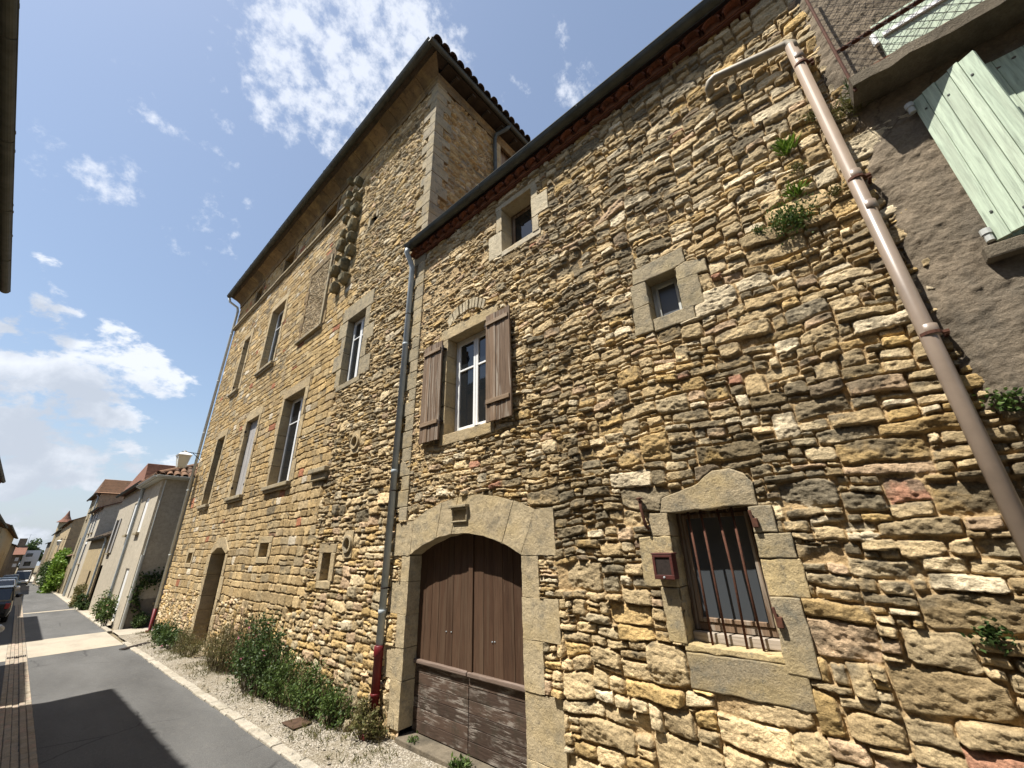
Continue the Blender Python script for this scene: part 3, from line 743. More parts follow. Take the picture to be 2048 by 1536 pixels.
for (px, py) in ((893, 1263), (903, 1264), (985, 1284), (990, 1284)):
    m = MB(); a = W(px, py, XD); m.lathe((XD-.012, a[0], a[1]), [(.001, 0), (.006, .003), (.007, .012)], 8, Vector((1, 0, 0)))
    m.build('bolt', M['zinc'], dd)
stones_mesh(s_door, D-.006, .36, 'stone_surround', M['dress_door'], dd, .010, seed=9)
m = MB(); m.box(D-.03, D+.35, DY0-.02, DY1+.02, zb_-.25, zb_-.01); m.build('threshold', M['concrete'], dd, .01)
ks = prect((905, 1012), (937, 1008), (936, 1043), (908, 1046)); m = MB()
m.box(D-.075, D, ks[0]-.02, ks[1]+.02, ks[3]-.035, ks[3]); m.box(D-.045, D, ks[0]+.0, ks[1]-.0, ks[3]-.06, ks[3]-.035)
for (a, b, c, d_) in ((ks[0], ks[1], ks[2], ks[2]+.02), (ks[0], ks[0]+.02, ks[2]+.02, ks[3]-.06), (ks[1]-.02, ks[1], ks[2]+.02, ks[3]-.06)): m.box(D-.03, D, a, b, c, d_)
m.build('carved_keystone', M['dress_grey'], dd, .006)
# terracotta cornice, gutter, roof
zt = ZTOP-.02; m = MB(); q = random.Random(8)
ya, yb = -.225*D, YJ+.02
m.box(D-.045, D+.3, ya, yb, zt, zt+.028)
y = ya
while y < yb-.02:
    e = min(y+.215, yb)
    m.half((D-.135+q.uniform(-.006, .006), (y+e)/2, zt+.030), (D+.2, (y+e)/2, zt+.036), .098, Vector((0, 0, 1)), 8, .016, .09); y += .215
m.box(D-.115, D+.3, ya, yb, zt+.130, zt+.156)
m.build('tile_cornice', M['terracotta'], near, .003, seg=1)
m = MB(); m.box(D-.06, D+.3, ya, yb, zt+.029, zt+.129); m.build('cornice_mortar', m_flat('cornice_mortar', (.23, .105, .06), .95, var=.4, sc=12), near)
def gutter(par, a, b, r, mat, out, name='gutter'):
    "half-round gutter from a to b, open at the top"
    a, b = Vector(a), Vector(b); u = (b-a).normalized(); m = MB(); n = 9; vs = []
    for e in (a, b):
        for rad in (r, r-.006):
            for k in range(n+1):
                t = math.pi+math.pi*k/n; vs.append(e+out*(math.cos(t)*rad)+Vector((0, 0, 1))*(math.sin(t)*rad))
    k1 = n+1; fs = []
    for k in range(n): fs += [(k, k+1, 2*k1+k+1, 2*k1+k), (k1+k, 3*k1+k, 3*k1+k+1, k1+k+1), (k, k1+k, k1+k+1, k+1), (2*k1+k, 2*k1+k+1, 3*k1+k+1, 3*k1+k)]
    m.add(vs, fs)
    for s_ in (-1, 1): m.tube([a+out*(s_*r)+Vector((0, 0, .003)), b+out*(s_*r)+Vector((0, 0, .003))], .009, 6)
    for e, sg in ((a, -1), (b, 1)):
        m.add([e+u*(.002*sg)+out*(math.cos(math.pi+math.pi*k/n)*r)+Vector((0, 0, math.sin(math.pi+math.pi*k/n)*r)) for k in range(n+1)], [tuple(range(n+1))])
    L = (b-a).length; s = .5
    while s < L:
        c = a+u*s; m.tube([c+out*(math.cos(math.pi+math.pi*k/8)*(r+.004))+Vector((0, 0, math.sin(math.pi+math.pi*k/8)*(r+.004))) for k in range(9)], .006, 5); s += 1.9
    return m.build(name, mat, par, smooth=False)
gutter(near, (D-.215, ya, zt+.205), (D-.215, yb+.04, zt+.205), .073, M['zincdark'], Vector((-1, 0, 0)))
m = MB()
y = ya
while y < yb:
    m.half((D-.20, y+.11, zt+.17), (D+4.2, y+.11, zt+.17+4.2*.42), .10, Vector((-.3, 0, 1)), 6, .014); y += .215
m.quad((D-.2, ya, zt+.17), (D-.2, yb, zt+.17), (D+4.2, yb, zt+.17+4.2*.42), (D+4.2, ya, zt+.17+4.2*.42))
m.quad((D+4.2, ya, zt+.17+4.2*.42), (D+4.2, yb, zt+.17+4.2*.42), (D+8.4, yb, zt+.17), (D+8.4, ya, zt+.17))
m.build('roof', M['browntile'], near)
# grey downpipe with the dark red foot, standing in front of the joint
yp = YJ+.012*D; xp = D-.075
zr = W(753, 1292, xp)[1]; zg = gz(yp)
m = MB(); m.tube([(D-.225, YJ+.012, zt+.13), (D-.225, yp, zt+.06), (xp-.05, yp, zt-.10), (xp, yp, zt-.22), (xp, yp, zr)], .050, 14)
for py in (695, 940, 1228):
    z = W(800, py, xp)[1]; m.lathe((xp, yp, z-.03), [(.050, 0), (.056, .004), (.056, .05), (.05, .055)], 14)
dp = m.build('downpipe', M['zinc'], near, smooth=True)
m = MB(); m.lathe((xp, yp, zg+.08), [(.057, 0), (.057, zr-zg-.2), (.066, zr-zg-.19), (.066, zr-zg-.07), (.052, zr-zg-.06)], 14)
m.tube([(xp, yp, zg+.12), (xp-.03, yp, zg+.05), (xp-.14, yp+.0, zg+.035)], .055, 12); m.lathe((xp, yp, zg+.45), [(.057, 0), (.064, .004), (.064, .03), (.057, .034)], 14)
m.build('cast_iron_foot', M['red'], dp, smooth=True)
for py in (640, 980, 1180):
    m = MB(); z = W(800, py, xp)[1]; m.lathe((xp, yp, z), [(.051, 0), (.055, .001), (.055, .018), (.051, .019)], 12); m.box(xp, D+.02, yp-.008, yp+.008, z, z+.018)
    m.build('pipe_clip', M['darkiron'], dp)
# letterbox
fr = prect((1303, 1107), (1343, 1105), (1348, 1158), (1309, 1160), D-.105)
y0, y1, z0, z1 = fr
lb = thing('letterbox', 'small dark red letterbox screwed beside the barred window', 'letterbox', (D-.05, y0, z0))
m = MB(); m.box(D-.085, D+.01, y0+.004, y1-.004, z0, z1-.012); m.box(D-.105, D+.01, y0-.006, y1+.006, z1-.012, z1)
m.build('box', M['mailbox'], lb, .004)
m = MB(); e = .022
for (a, b, c, d_) in ((y0, y1, z1-.012-e, z1-.013), (y0, y1, z0, z0+e*1.5), (y0, y0+e, z0+e*1.5, z1-.012-e), (y1-e, y1, z0+e*1.5, z1-.012-e)): m.box(D-.103, D-.086, a, b, c, d_)
dr_ = m.build('door', M['mailbox'], lb, .003)
m = MB(); m.box(D-.094, D-.087, y0+e, y1-e, z0+e*1.5, z1-.012-e); m.build('panel', M['darkiron'], dr_)
m = MB(); m.lathe((D-.112, (y0+y1)/2, z0+e*.75), [(.001, 0), (.008, .002), (.008, .009)], 10, Vector((1, 0, 0))); m.build('lock', M['zinc'], dr_)

# ------------------------------------------------------------------ roughcast house on the right
right = thing('roughcast_house', 'grey-brown roughcast house with pale green shutters and a mesh-fenced ledge', 'house', (D, -.6*D, gz(-.6*D)))
ny, nz = 330, 480; st = .012; Yr = -.14*D-np.arange(ny)*st; Zr = HC+.02*D+np.arange(nz)*st
A = fbm(ny, nz, 40, 50, 4)*.10+fbm(ny, nz, 9, 51, 3)*.05; yy, zz = np.meshgrid(Yr, Zr, indexing='ij')
g1 = fbm(ny, nz, 5, 61, 3, .65)*.008+fbm(ny, nz, 22, 62, 4)*.010+np.abs(fbm(ny, nz, 3, 63, 3, .7, 2.0))*.010
zc_ = (zz-HC)/D; yc_ = yy/D
edge = -.188+A*.22-.02*sstep(.2, .6, zc_)+.014*np.exp(-((zc_-.5)/.2)**2)
low = .175+A*.5-.45*np.clip(-.25-yc_, -.1, .03)
cov = np.minimum((edge-yc_)/.03, (zc_-low)/.03)
x = D-.062*np.clip(cov+.55, -.2, 1)**1+.02-g1*1.2
idx = np.arange(ny*nz).reshape(ny, nz); dead = (cov[:-1, :-1] < -.6)
qd = np.stack([idx[:-1, :-1], idx[1:, :-1], idx[1:, 1:], idx[:-1, 1:]], -1)[~dead].reshape(-1, 4)
me = bpy.data.meshes.new('wall'); us = np.zeros(ny*nz, bool); us[qd.ravel()] = 1; mp = np.cumsum(us)-1
me.from_pydata(np.stack([x, yy, zz], -1).reshape(-1, 3)[us].tolist(), [], mp[qd].tolist()); me.shade_smooth()
mkobj('wall', me, M['roughcast'], right)
m = MB(); m.box(D+.1, D+7, -2.5*D, -.63*D, HC-.8*D, HC+1.5*D); m.build('house_body', M['roughcast'], right)
m = MB(); q = random.Random(3); ye, ze = -.205*D, HC+1.50*D; m.box(D-.32, D+.5, -2.6*D, ye, ze, ze+.03)
y = -2.6*D
while y < ye-.1: m.half((D-.38, y+.1, ze+.05), (D+3, y+.1, ze+.05+1.3), .10, Vector((-.3, 0, 1)), 6, .014); y += .215
m.quad((D-.32, -2.6*D, ze+.04), (D-.32, ye, ze+.04), (D+4, ye, ze+1.7), (D+4, -2.6*D, ze+1.7)); m.build('roof', M['browntile'], right)
# ledge
ys_, zs_ = -.205*D, HC+.927*D
m = MB(); n = 40
P = [];
for i in range(n+1):
    y = ys_-i*(1.2*D)/n; P.append((y, q.uniform(-.012, .012), q.uniform(-.010, .010)))
for (a, ja, ka), (b, jb, kb) in zip(P, P[1:]):
    zt0, zb0 = zs_, zs_-.10
    m.add([(D-.31+ja, a, zb0+ka), (D-.31+jb, b, zb0+kb), (D-.31+jb*.5, b, zt0+kb), (D-.31+ja*.5, a, zt0+ka), (D+.05, a, zb0+.01), (D+.05, b, zb0+.01), (D+.05, a, zt0), (D+.05, b, zt0)],
          [(0, 3, 2, 1), (0, 1, 5, 4), (3, 6, 7, 2)])
m.add([(D-.31, ys_, zs_-.10), (D-.31, ys_, zs_), (D+.05, ys_, zs_), (D+.05, ys_, zs_-.09)], [(0, 1, 2, 3)])
ledge = m.build('ledge', M['concrete'], right)
m = MB()
for k in range(12):
    y = ys_-.3-k*.27; m.box(D-.28+q.uniform(-.02, .02), D-.05, y, y+.21, zs_+.001, zs_+q.uniform(.02, .035))
m.build('ledge_tiles', M['terracotta'], ledge, .004)
# mesh fence standing on the ledge
xm = D-.285; m = MB(); zt_ = HC+1.42*D; z_ = zs_; yb_, ye_ = ys_-.01, -1.0*D; s_ = .052
k = yb_-ye_; hgt = zt_-zs_
for i in range(int((k+hgt)/(s_*1.4))+1):
    o = i*s_*1.4
    for sg in (0, 1):
        a0 = max(0, o-hgt*.8) ; a1 = min(o, k)
        if a1 <= a0: continue
        z_a, z_b = (o-a0)/.8, (o-a1)/.8
        if sg: z_a, z_b = hgt-z_a, hgt-z_b
        m.tube([(xm, yb_-a0, zs_+z_a), (xm, yb_-a1, zs_+z_b)], .0018, 4, False)
fence = m.build('wire_mesh', M['darkiron'], right)
m = MB(); m.tube([(xm, yb_, zs_-.13), (xm, yb_, zt_)], .011, 8); m.build('post', M['iron'], fence)
m = MB(); zl = HC+1.03*D; m.tube([(xm+.02, yb_, zl), (xm+.02, ye_, zl)], .019, 10); m.build('rail', M['iron'], fence)
# upper shutter behind the mesh
y0, y1, z0, z1 = -.62*D, -.289*D, zs_+.015, HC+1.10*D
m = MB(); m.box(D-.085, D-.05, y0, y1, z0, (z0+z1)/2-.002); m.box(D-.083, D-.05, y0, y1, (z0+z1)/2+.002, z1)
us_ = m.build('shutter', M['greenwood'], right, .003)
m = MB(); zc = HC+1.052*D; m.box(D-.105, D-.086, y0+.1, y1-.03, zc-.018, zc+.018); m.tube([(D-.09, y1+.02, zc-.06), (D-.09, y1+.02, zc+.06)], .02, 8); m.build('strap_hinge', M['white'], us_)
# big green shutters
zt1, zb1 = HC+.841*D, HC+.473*D; yh = -.282*D
sh = bpy.data.meshes.new('shutter'); m = MB(); q = random.Random(12); wdt = .100*D; n = 5; e = [i*wdt/n+(q.uniform(-.012, .012) if 0 < i < n else 0) for i in range(n+1)]
ca, sa = math.cos(math.radians(34)), math.sin(math.radians(34))
def loc(s, t): return (D-.075-s*sa-t*ca, yh-s*ca+t*sa)          # along the leaf, out of its face
for a, b in zip(e, e[1:]):
    o = q.uniform(0, .004); P = [loc(a+.0015, o), loc(b-.0015, o), loc(b-.0015, -.028), loc(a+.0015, -.028)]; m.xy(P, zb1+q.uniform(-.006, .006), zt1+q.uniform(-.008, .008))
g1_ = m.build('shutter', M['greenwood'], right, .002, seg=1)
for z in (zt1-.16, zb1+.16):
    for s in (.05, .17, .30): m = MB(); c = loc(s, .006); m.lathe((c[0], c[1], z+q.uniform(-.05, .05)), [(.001, 0), (.008, .001), (.007, .006)], 8, Vector((ca, -sa, 0))); m.build('nail', M['zincdark'], g1_)
for z in (zt1-.06, zb1+.05):
    m = MB(); m.tube([(D-.085, yh+.018, z-.045), (D-.085, yh+.018, z+.005)], .020, 10); m.tube([(D-.085, yh+.018, z+.006), (D-.085, yh+.018, z+.045)], .026, 10)
    m.build('hinge', M['paleplastic'], g1_)
m = MB(); planks(m, -.66*D, yh-.012, zb1, zt1+.02, D-.055, .028, 10, q); m.build('shutter', M['greenwood'], right, .002, seg=1)
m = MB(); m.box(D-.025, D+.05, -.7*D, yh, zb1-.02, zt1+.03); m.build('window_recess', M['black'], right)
m = MB(); m.box(D-.12, D+.02, -1.3*D, -.262*D, zb1-.125, zb1-.03); m.build('sill', M['concrete'], right, .012)
# brown downpipe with the side branch
top = W(1586, 95, D-.09); bot = W(2046, 1060, D-.09); yb0 = (top[0]+bot[0])/2
top = (yb0+.01, top[1]); xb = D-.10; zend = HC-.62*D
bp = bpy.data.objects.new('tmp', None); bpy.data.objects.remove(bp)
m = MB(); m.tube([(xb, top[0], top[1]+.02), (xb, top[0], zend)], .046, 16)
for py, px in ((112, 1600), (345, 1722), (655, 1880), (405, 1755)):
    z = W(px, py, xb)[1]; m.lathe((xb, yb0, z-.05), [(.046, 0), (.0505, .003), (.0505, .08), (.046, .083)], 16)
pp = m.build('downpipe', M['brownpvc'], right, smooth=True)
for py, px in ((128, 1606), (352, 1726), (662, 1882)):
    m = MB(); z = W(px, py, xb)[1]; m.lathe((xb, yb0, z-.018), [(.052, 0), (.056, .001), (.056, .022), (.052, .023)], 14); m.box(xb+.03, D+.02, yb0-.09, yb0-.07, z-.014, z+.004); m.box(xb-.01, xb+.02, yb0-.085, yb0-.05, z-.016, z+.002)
    m.build('pipe_clip', M['iron'], pp)
e = W(1420, 168, xb); m = MB()
m.tube([(xb, yb0-.005, top[1]-.06), (xb, yb0, top[1]+.03), (xb, yb0+.035, top[1]+.075), (xb+.0, yb0+.09, top[1]+.085), (xb+.01, e[0]-.06, e[1]+.05), (xb+.015, e[0], e[1]+.035), (xb+.03, e[0]+.02, e[1]-.01), (D+.05, e[0]+.025, e[1]-.03)], .043, 14)
m.build('pipe_branch', M['beigepvc'], pp, smooth=True)
# ------------------------------------------------------------------ tall stone house
tall = thing('tall_stone_house', 'tall golden stone house with a column of broken corbels and a hipped roof', 'house', (D, 3.4*D, gz(3.4*D)))
TY0, TY1 = 1.458*D, 5.47*D; TZ = HC+2.93*D; TB = HC-.80*D
def R4(*p): return prect(*p)
Wn = dict(
 w1=R4((696, 642), (733, 615), (716, 751), (678, 773)), blocked=R4((626, 548), (661, 519), (645, 650), (600, 681)),
 w2=R4((546, 623), (571, 601), (548, 724), (518, 744)), w3=R4((489, 685), (501, 671), (479, 775), (464, 789)),
 a1=R4((651, 433), (676, 404), (671, 445), (647, 464)), a2=R4((571, 521), (591, 500), (585, 537), (567, 552)), a3=R4((514, 587), (526, 576), (522, 601), (509, 617)),
 l1=R4((571, 795), (610, 767), (583, 955), (536, 968)), l2=R4((495, 845), (518, 830), (486, 987), (459, 996)), l3=R4((435, 886), (450, 873), (416, 1013), (401, 1017)),
 slot=R4((645, 1106), (663, 1106), (657, 1163), (640, 1161)), hole1=R4((520, 1087), (538, 1085), (535, 1114), (517, 1116)), hole2=R4((376, 1106), (385, 1105), (383, 1126), (374, 1127)))
for k in ('a1', 'a2', 'a3'):
    pass
zs = [Wn[k][2] for k in ('a1', 'a2', 'a3')]; ze = [Wn[k][3] for k in ('a1', 'a2', 'a3')]
for k in ('a1', 'a2', 'a3'): Wn[k][2] = sum(zs)/3; Wn[k][3] = sum(ze)/3
for g in (('l1', 'l2', 'l3'),):
    za = sum(Wn[k][2] for k in g)/3; zb = sum(Wn[k][3] for k in g)/3
    for k in g: Wn[k][2] = za; Wn[k][3] = zb
d0 = W(423, 1108); d1 = W(452, 1108); dap = W(441, 1096); TDY1, TDY0 = d0[0], d1[0]
TDB = gz(3*D)+.1
tarch = arch(TDY1, TDY0, (d0[1]+d1[1])/2, dap[1]+.02, 10)
tdoor = [(TDY0, TDB-.4)]+tarch+[(TDY1, TDB-.4)]
o1 = W(712, 884); o2 = W(697, 1088); RO = .115
def circ(c, r, n=20): return [(c[0]+r*math.cos(2*math.pi*k/n), c[1]+r*math.sin(2*math.pi*k/n)) for k in range(n)]
ow = W(748, 438); ag = .16
wedge = [(ow[0]-ag*.8, ow[1]-ag*.75), (ow[0]+ag*.9, ow[1]-ag*.75), (ow[0]+ag*.9, ow[1]+ag*.35), (ow[0]+ag*.3, ow[1]+ag*.95), (ow[0]-ag*.3, ow[1]+ag*.95), (ow[0]-ag*.8, ow[1]+ag*.35)]
sur = {k: surround(Wn[k], jw=(.13, .22), lh=.26, sh=0 if k in ('a1', 'a2', 'a3') else .0, n=5, seed=i+20, horn=.05) for i, k in enumerate(Wn) if k in ('w2', 'w3', 'l1', 'l2', 'l3', 'blocked')}
sur['w1'] = surround(Wn['w1'], jw=(.20, .42), lh=.38, sh=.12, n=4, seed=41, horn=.08)
for k in ('a1', 'a2', 'a3'): sur[k] = surround(Wn[k], jw=(.10, .20), lh=.15, sh=0, n=2, seed=ord(k[1]), horn=.03)
for k in ('slot', 'hole1', 'hole2'): sur[k] = surround(Wn[k], jw=(.14, .16), lh=.15, sh=.12, n=1, seed=ord(k[-1]), horn=.02)
s_td = []
ia, oa = arch(TDY1, TDY0, (d0[1]+d1[1])/2, dap[1]+.02, 3), arch(TDY1+.18, TDY0-.18, (d0[1]+d1[1])/2+.08, dap[1]+.33, 3)
for i in range(3): s_td.append([ia[i], oa[i], oa[i+1], ia[i+1]][::-1])
zz = (d0[1]+d1[1])/2; q = random.Random(2)
for i in range(5):
    h = q.uniform(.33, .55)
    s_td.append([(TDY0-(.2, .32)[i % 2], zz-h), (TDY0, zz-h), (TDY0, zz-.005), (TDY0-(.2, .32)[i % 2], zz-.005)])
    s_td.append([(TDY1, zz-h), (TDY1+(.3, .2)[i % 2], zz-h), (TDY1+(.3, .2)[i % 2], zz-.005), (TDY1, zz-.005)]); zz -= h
ob1, ob2 = ([(c[0]-.15, c[1]-a), (c[0]+.15, c[1]-a), (c[0]+.15, c[1]+b), (c[0]-.15, c[1]+b)] for c, a, b in ((o1, .30, .20), (o2, .26, .24)))
owb = [[(ow[0]+ag*.9, ow[1]-ag*1.0), (ow[0]+ag*1.6, ow[1]-ag*1.0), (ow[0]+ag*1.6, ow[1]+ag*.5), (ow[0]+ag*.9, ow[1]+ag*.9)], [(ow[0]-ag*1.4, ow[1]-ag*.2), (ow[0]-ag*.8, ow[1]-ag*.2), (ow[0]-ag*.8, ow[1]+ag*1.2), (ow[0]-ag*1.4, ow[1]+ag*1.2)]]
quoin = []; z = HC+.1*D; k = 0; q = random.Random(31)
while z < TZ-.05:
    h = q.uniform(.2, .32); wd = (.20, .40)[k % 2]*q.uniform(.85, 1.15); quoin.append([(TY0, z), (TY0+wd, z), (TY0+wd, min(z+h, TZ)-.006), (TY0, min(z+h, TZ)-.006)]); z += h; k += 1
tflat = [p for v in sur.values() for p in v]+s_td+[ob1, ob2]+owb+quoin
thole = [rp(Wn[k]) for k in Wn if k != 'blocked']+[tdoor, circ(o1, RO), circ(o2, RO), wedge]
YB = 2.29*D
def isash(y, z):
    zc = (z-HC)/D; e = YB+.10*math.sin(z*3.1)+.06*math.sin(z*7.7)
    if zc < .02: e += .3
    return y > e and zc > -.33+.05*math.sin(y*1.7)
r_ = np.random.RandomState(9)
A1 = ashlar(YB-.5, TY1+.2, HC-.42*D, TZ, r_, hr=(.135, .215), asp=(1.15, 2.5))
def hft(y, z, r):
    zc = (z-HC)/D; v = (.070 if zc > .25 else .098)*math.exp(r.randn()*.38); return min(max(v, .04), .25)
B1 = pack(TY0-.1, YB+.6, TB, TZ, hft, r_, asp=(1.2, 3.0), course=.55)
B2 = pack(YB, TY1+.1, TB, HC-.2*D, hft, r_, asp=(1.0, 2.0), course=.5)
bl = Wn['blocked']; B3 = pack(bl[0]-.02, bl[1]+.02, bl[2]-.02, bl[3]+.02, lambda y, z, r: max(.045, .06+.015*r.randn()), r_, asp=(1.1, 2.2), course=.4)
mid = lambda s: ((s[0]+s[1])/2, (s[2]+s[4])/2)
inb = lambda s: bl[0]-.03 < mid(s)[0] < bl[1]+.03 and bl[2]-.03 < mid(s)[1] < bl[3]+.03
SA = [s for s in A1 if isash(*mid(s)) and not inb(s)]; SB = [s for s in B1 if not isash(*mid(s)) and mid(s)[0] < YB+.35]+[s for s in B2 if not isash(*mid(s)) and mid(s)[0] >= YB+.35]+B3
def tfill(Y, Z, n):
    zc = (Z-HC)/D; return .002+.004*sstep(YB-.1, YB+.3, Y)+.030*(1-sstep(-.52, -.30, zc))*np.clip(.6+n*1.6, 0, 1.2)+.016*np.clip(n*1.8-.1, 0, 1)
def tcrust(Y, Z, n):
    zc = (Z-HC)/D; rub = 1-sstep(YB-.1, YB+.2, Y)
    return np.clip(n*1.0-.28+.22*rub*sstep(-.1, .4, zc)+.22*sstep(2.0, 2.9, zc)-.30*(1-sstep(-.4, -.1, zc))+.22*sstep(3.9*D, 5.3*D, Y)*sstep(.1, .5, zc), -.6, 1)
def tcol(y, z, r):
    zc = (z-HC)/D
    if inb((y, y, z, z, z, z)): return np.array([(.38, .31, .21), (.33, .27, .185), (.42, .34, .23), (.28, .235, .165)])[r.randint(4)]
    if isash(y, z):
        yel = math.exp(-((zc-1.25)/.75)**2)*math.exp(-((y/D-2.7)/.8)**2)
        c = np.array([(.42, .30, .135), (.40, .275, .115), (.45, .335, .17), (.37, .275, .145), (.46, .37, .22), (.36, .29, .19), (.33, .285, .20)])[r.choice(7, p=[.2, .2, .18, .16, .12, .08, .06])]
        if zc < .55: c = c*.55+np.array((.42, .32, .175))*.45
        c = c*(1-.42*yel)+np.array((.45, .31, .11))*.42*yel
        c = c*.8+c.mean()*.2*np.array((1.08, 1, .85))
        if r.rand() < .03: c = np.array((.55, .50, .41))
        if r.rand() < .012: c = np.array((.33, .15, .09))
        return c
    p = np.array([.9, 1, .6, .5, .3, 1, .9, .4, 1, .35]) if zc > .1 else np.array([1, .9, .8, 1, .8, .7, .4, .6, 1, .9])
    return PAL[r.choice(10, p=p/p.sum())]
topt = dict(seed=77, smooth=lambda y, z: .27 if isash(y, z) else 1.0, fill=tfill, crust=tcrust, color=tcol, round=.009, hs=lambda y, z: .040 if isash(y, z) else .048, hv=.6, rough=.018, rough2=.011, joint=.006, warp=.035, warp2=.010, tilt=.10, facet=.25, edge=.8, mortar=(.30, .215, .11))
H1 = wall('wall', tall, TY0+.0, TY1, TB, TZ+.02, .0135, SA+SB, thole, tflat, dict(topt, jit=.06, cutmax=.14, edgecut=lambda Y, Z: (Y < YJ-.01) & (Z < ZTOP+.12)))
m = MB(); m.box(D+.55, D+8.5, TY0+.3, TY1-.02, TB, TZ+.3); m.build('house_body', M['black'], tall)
# side wall above the neighbour's roof
SX1 = 9.5
sw = W(1, 1)
hw = [(1.0, 0)]
sideS = pack(0, SX1-D, HC+1.2*D, TZ, lambda y, z, r: max(.05, .085*math.exp(r.randn()*.35)), r_, asp=(1.1, 2.6), course=.5)
ex = ray(1000, 285); t_ = TY0/ex.y; sxa, sza = ex.x*t_, ex.z*t_+HC; ex = ray(1034, 313); t_ = TY0/ex.y; sxb = ex.x*t_
SWn = [sxa-D, sxb-D, sza-1.2, sza]
sq = [[(0, p[0][1]), (.64-(p[1][0]-TY0), p[0][1]), (.64-(p[1][0]-TY0), p[2][1]), (0, p[2][1])] for p in quoin]
ssur = surround(SWn, jw=(.16, .24), lh=.24, sh=.12, n=3, seed=4, horn=.06)
sopt = dict(topt, seed=99, smooth=lambda y, z: 1.0, fill=lambda Y, Z, n: .012+.016*np.clip(n*2+.3, 0, 1), hs=lambda y, z: .050, hv=1.2, color=lambda y, z, r: np.array([(.38, .28, .14), (.34, .25, .13), (.42, .33, .20), (.31, .25, .165), (.28, .235, .17)])[r.randint(5)],
            crust=lambda Y, Z, n: n*.8-.25, mortar=(.33, .235, .12), flip=False, edge=1.2)
wall('side_wall', tall, 0, SX1-D, HC+1.2*D, TZ+.02, .022, sideS, [rp(SWn)], sq+ssur, sopt, frame=((D, TY0, 0), (1, 0, 0), (0, -1, 0)))
tall_side = tall.children[-1]
tall_side.data.flip_normals()
m = MB()
for P, Q in zip(quoin, sq):
    jt = q.uniform(-.004, .004); m.box(D-.022+jt, D+Q[1][0], TY0-.024+jt, P[1][0], P[0][1], P[2][1])
m.build('quoins', M['quoin'], tall, .010)
m = MB()
for P in ssur: m.box(D+P[0][0], D+P[1][0], TY0-.022, TY0+.25, P[0][1], P[2][1])
sf_ = m.build('window_surround', M['dress_gold'], tall, .01)
m = MB(); planks(m, 0, SWn[1]-SWn[0], SWn[2], SWn[3], 0, .03, 5, q)
vs = [(D+SWn[0]+v[1], TY0+.12+v[0], v[2]) for v in m.v]; m.v = vs; m.build('shutter', M['oldwood'], sf_)
# windows
def tallwin(k, mat, depth=.24, kind='casement', sill=True, smat='dress_gold'):
    r = Wn[k]
    if kind == 'casement': f = casement(tall, r, D+depth, M[mat], leaves=2, transoms=(.70,), fw=.05, sw=.045)
    elif kind == 'shutter':
        m = MB(); planks(m, r[0], r[1], r[2], r[3], D+depth, .03, 6, random.Random(k)); f = m.build('closed_shutter', M[mat], tall, .002)
        for t in (.12, .86):
            for yy in (r[0]+.0, r[1]-.0): m = MB(); z = r[2]+(r[3]-r[2])*t; m.box(D-.02, D+.03, yy-.02, yy+.02, z-.03, z+.03); m.build('hinge_pin', M['darkiron'], f)
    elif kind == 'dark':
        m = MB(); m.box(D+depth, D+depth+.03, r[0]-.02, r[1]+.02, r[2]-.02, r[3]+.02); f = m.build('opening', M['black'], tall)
    else:
        m = MB(); m.box(D+depth, D+depth+.03, r[0], r[1], r[2], r[3]); f = m.build('window', M['dress_gold'], tall)
    stones_mesh(sur[k], D-.012, .36, 'stone_surround', M[smat], f, .009, seed=hash(k) % 97 if False else sum(map(ord, k)))
    if sill:
        m = MB(); m.box(D-.10, D+.2, r[0]-.13, r[1]+.13, r[2]-.10, r[2]-.005); m.box(D-.06, D+.1, r[0]-.09, r[1]+.09, r[2]-.16, r[2]-.101); m.build('sill', M['dress_grey'], f, .014)
    return f
tallwin('w1', 'white', .16, sill=False, smat='dress_grey'); tallwin('w2', 'white', .20); tallwin('w3', 'greywood', .20, 'shutter')
tallwin('l1', 'white', .21); tallwin('l2', 'greywood', .12, 'shutter'); tallwin('l3', 'oldwood', .30, 'dark')
for k in ('a1', 'a2', 'a3'): tallwin(k, 'oldwood', .30, 'recess', False, 'cornice')
for k in ('slot', 'hole1', 'hole2'): tallwin(k, 'oldwood', .34, 'dark', False)
m = MB(); r = bl; m.box(D-.09, D+.1, r[0]-.12, r[1]+.12, r[2]-.09, r[2]-.01); m.box(D-.06, D+.1, r[0]-.12, r[0]-.02, r[2]-.01, r[3]); bs = m.build('blocked_window_sill', M['dress_grey'], tall, .014)
stones_mesh(sur['blocked'], D-.010, .1, 'stone_surround', M['cornice'], bs, .009, seed=8)
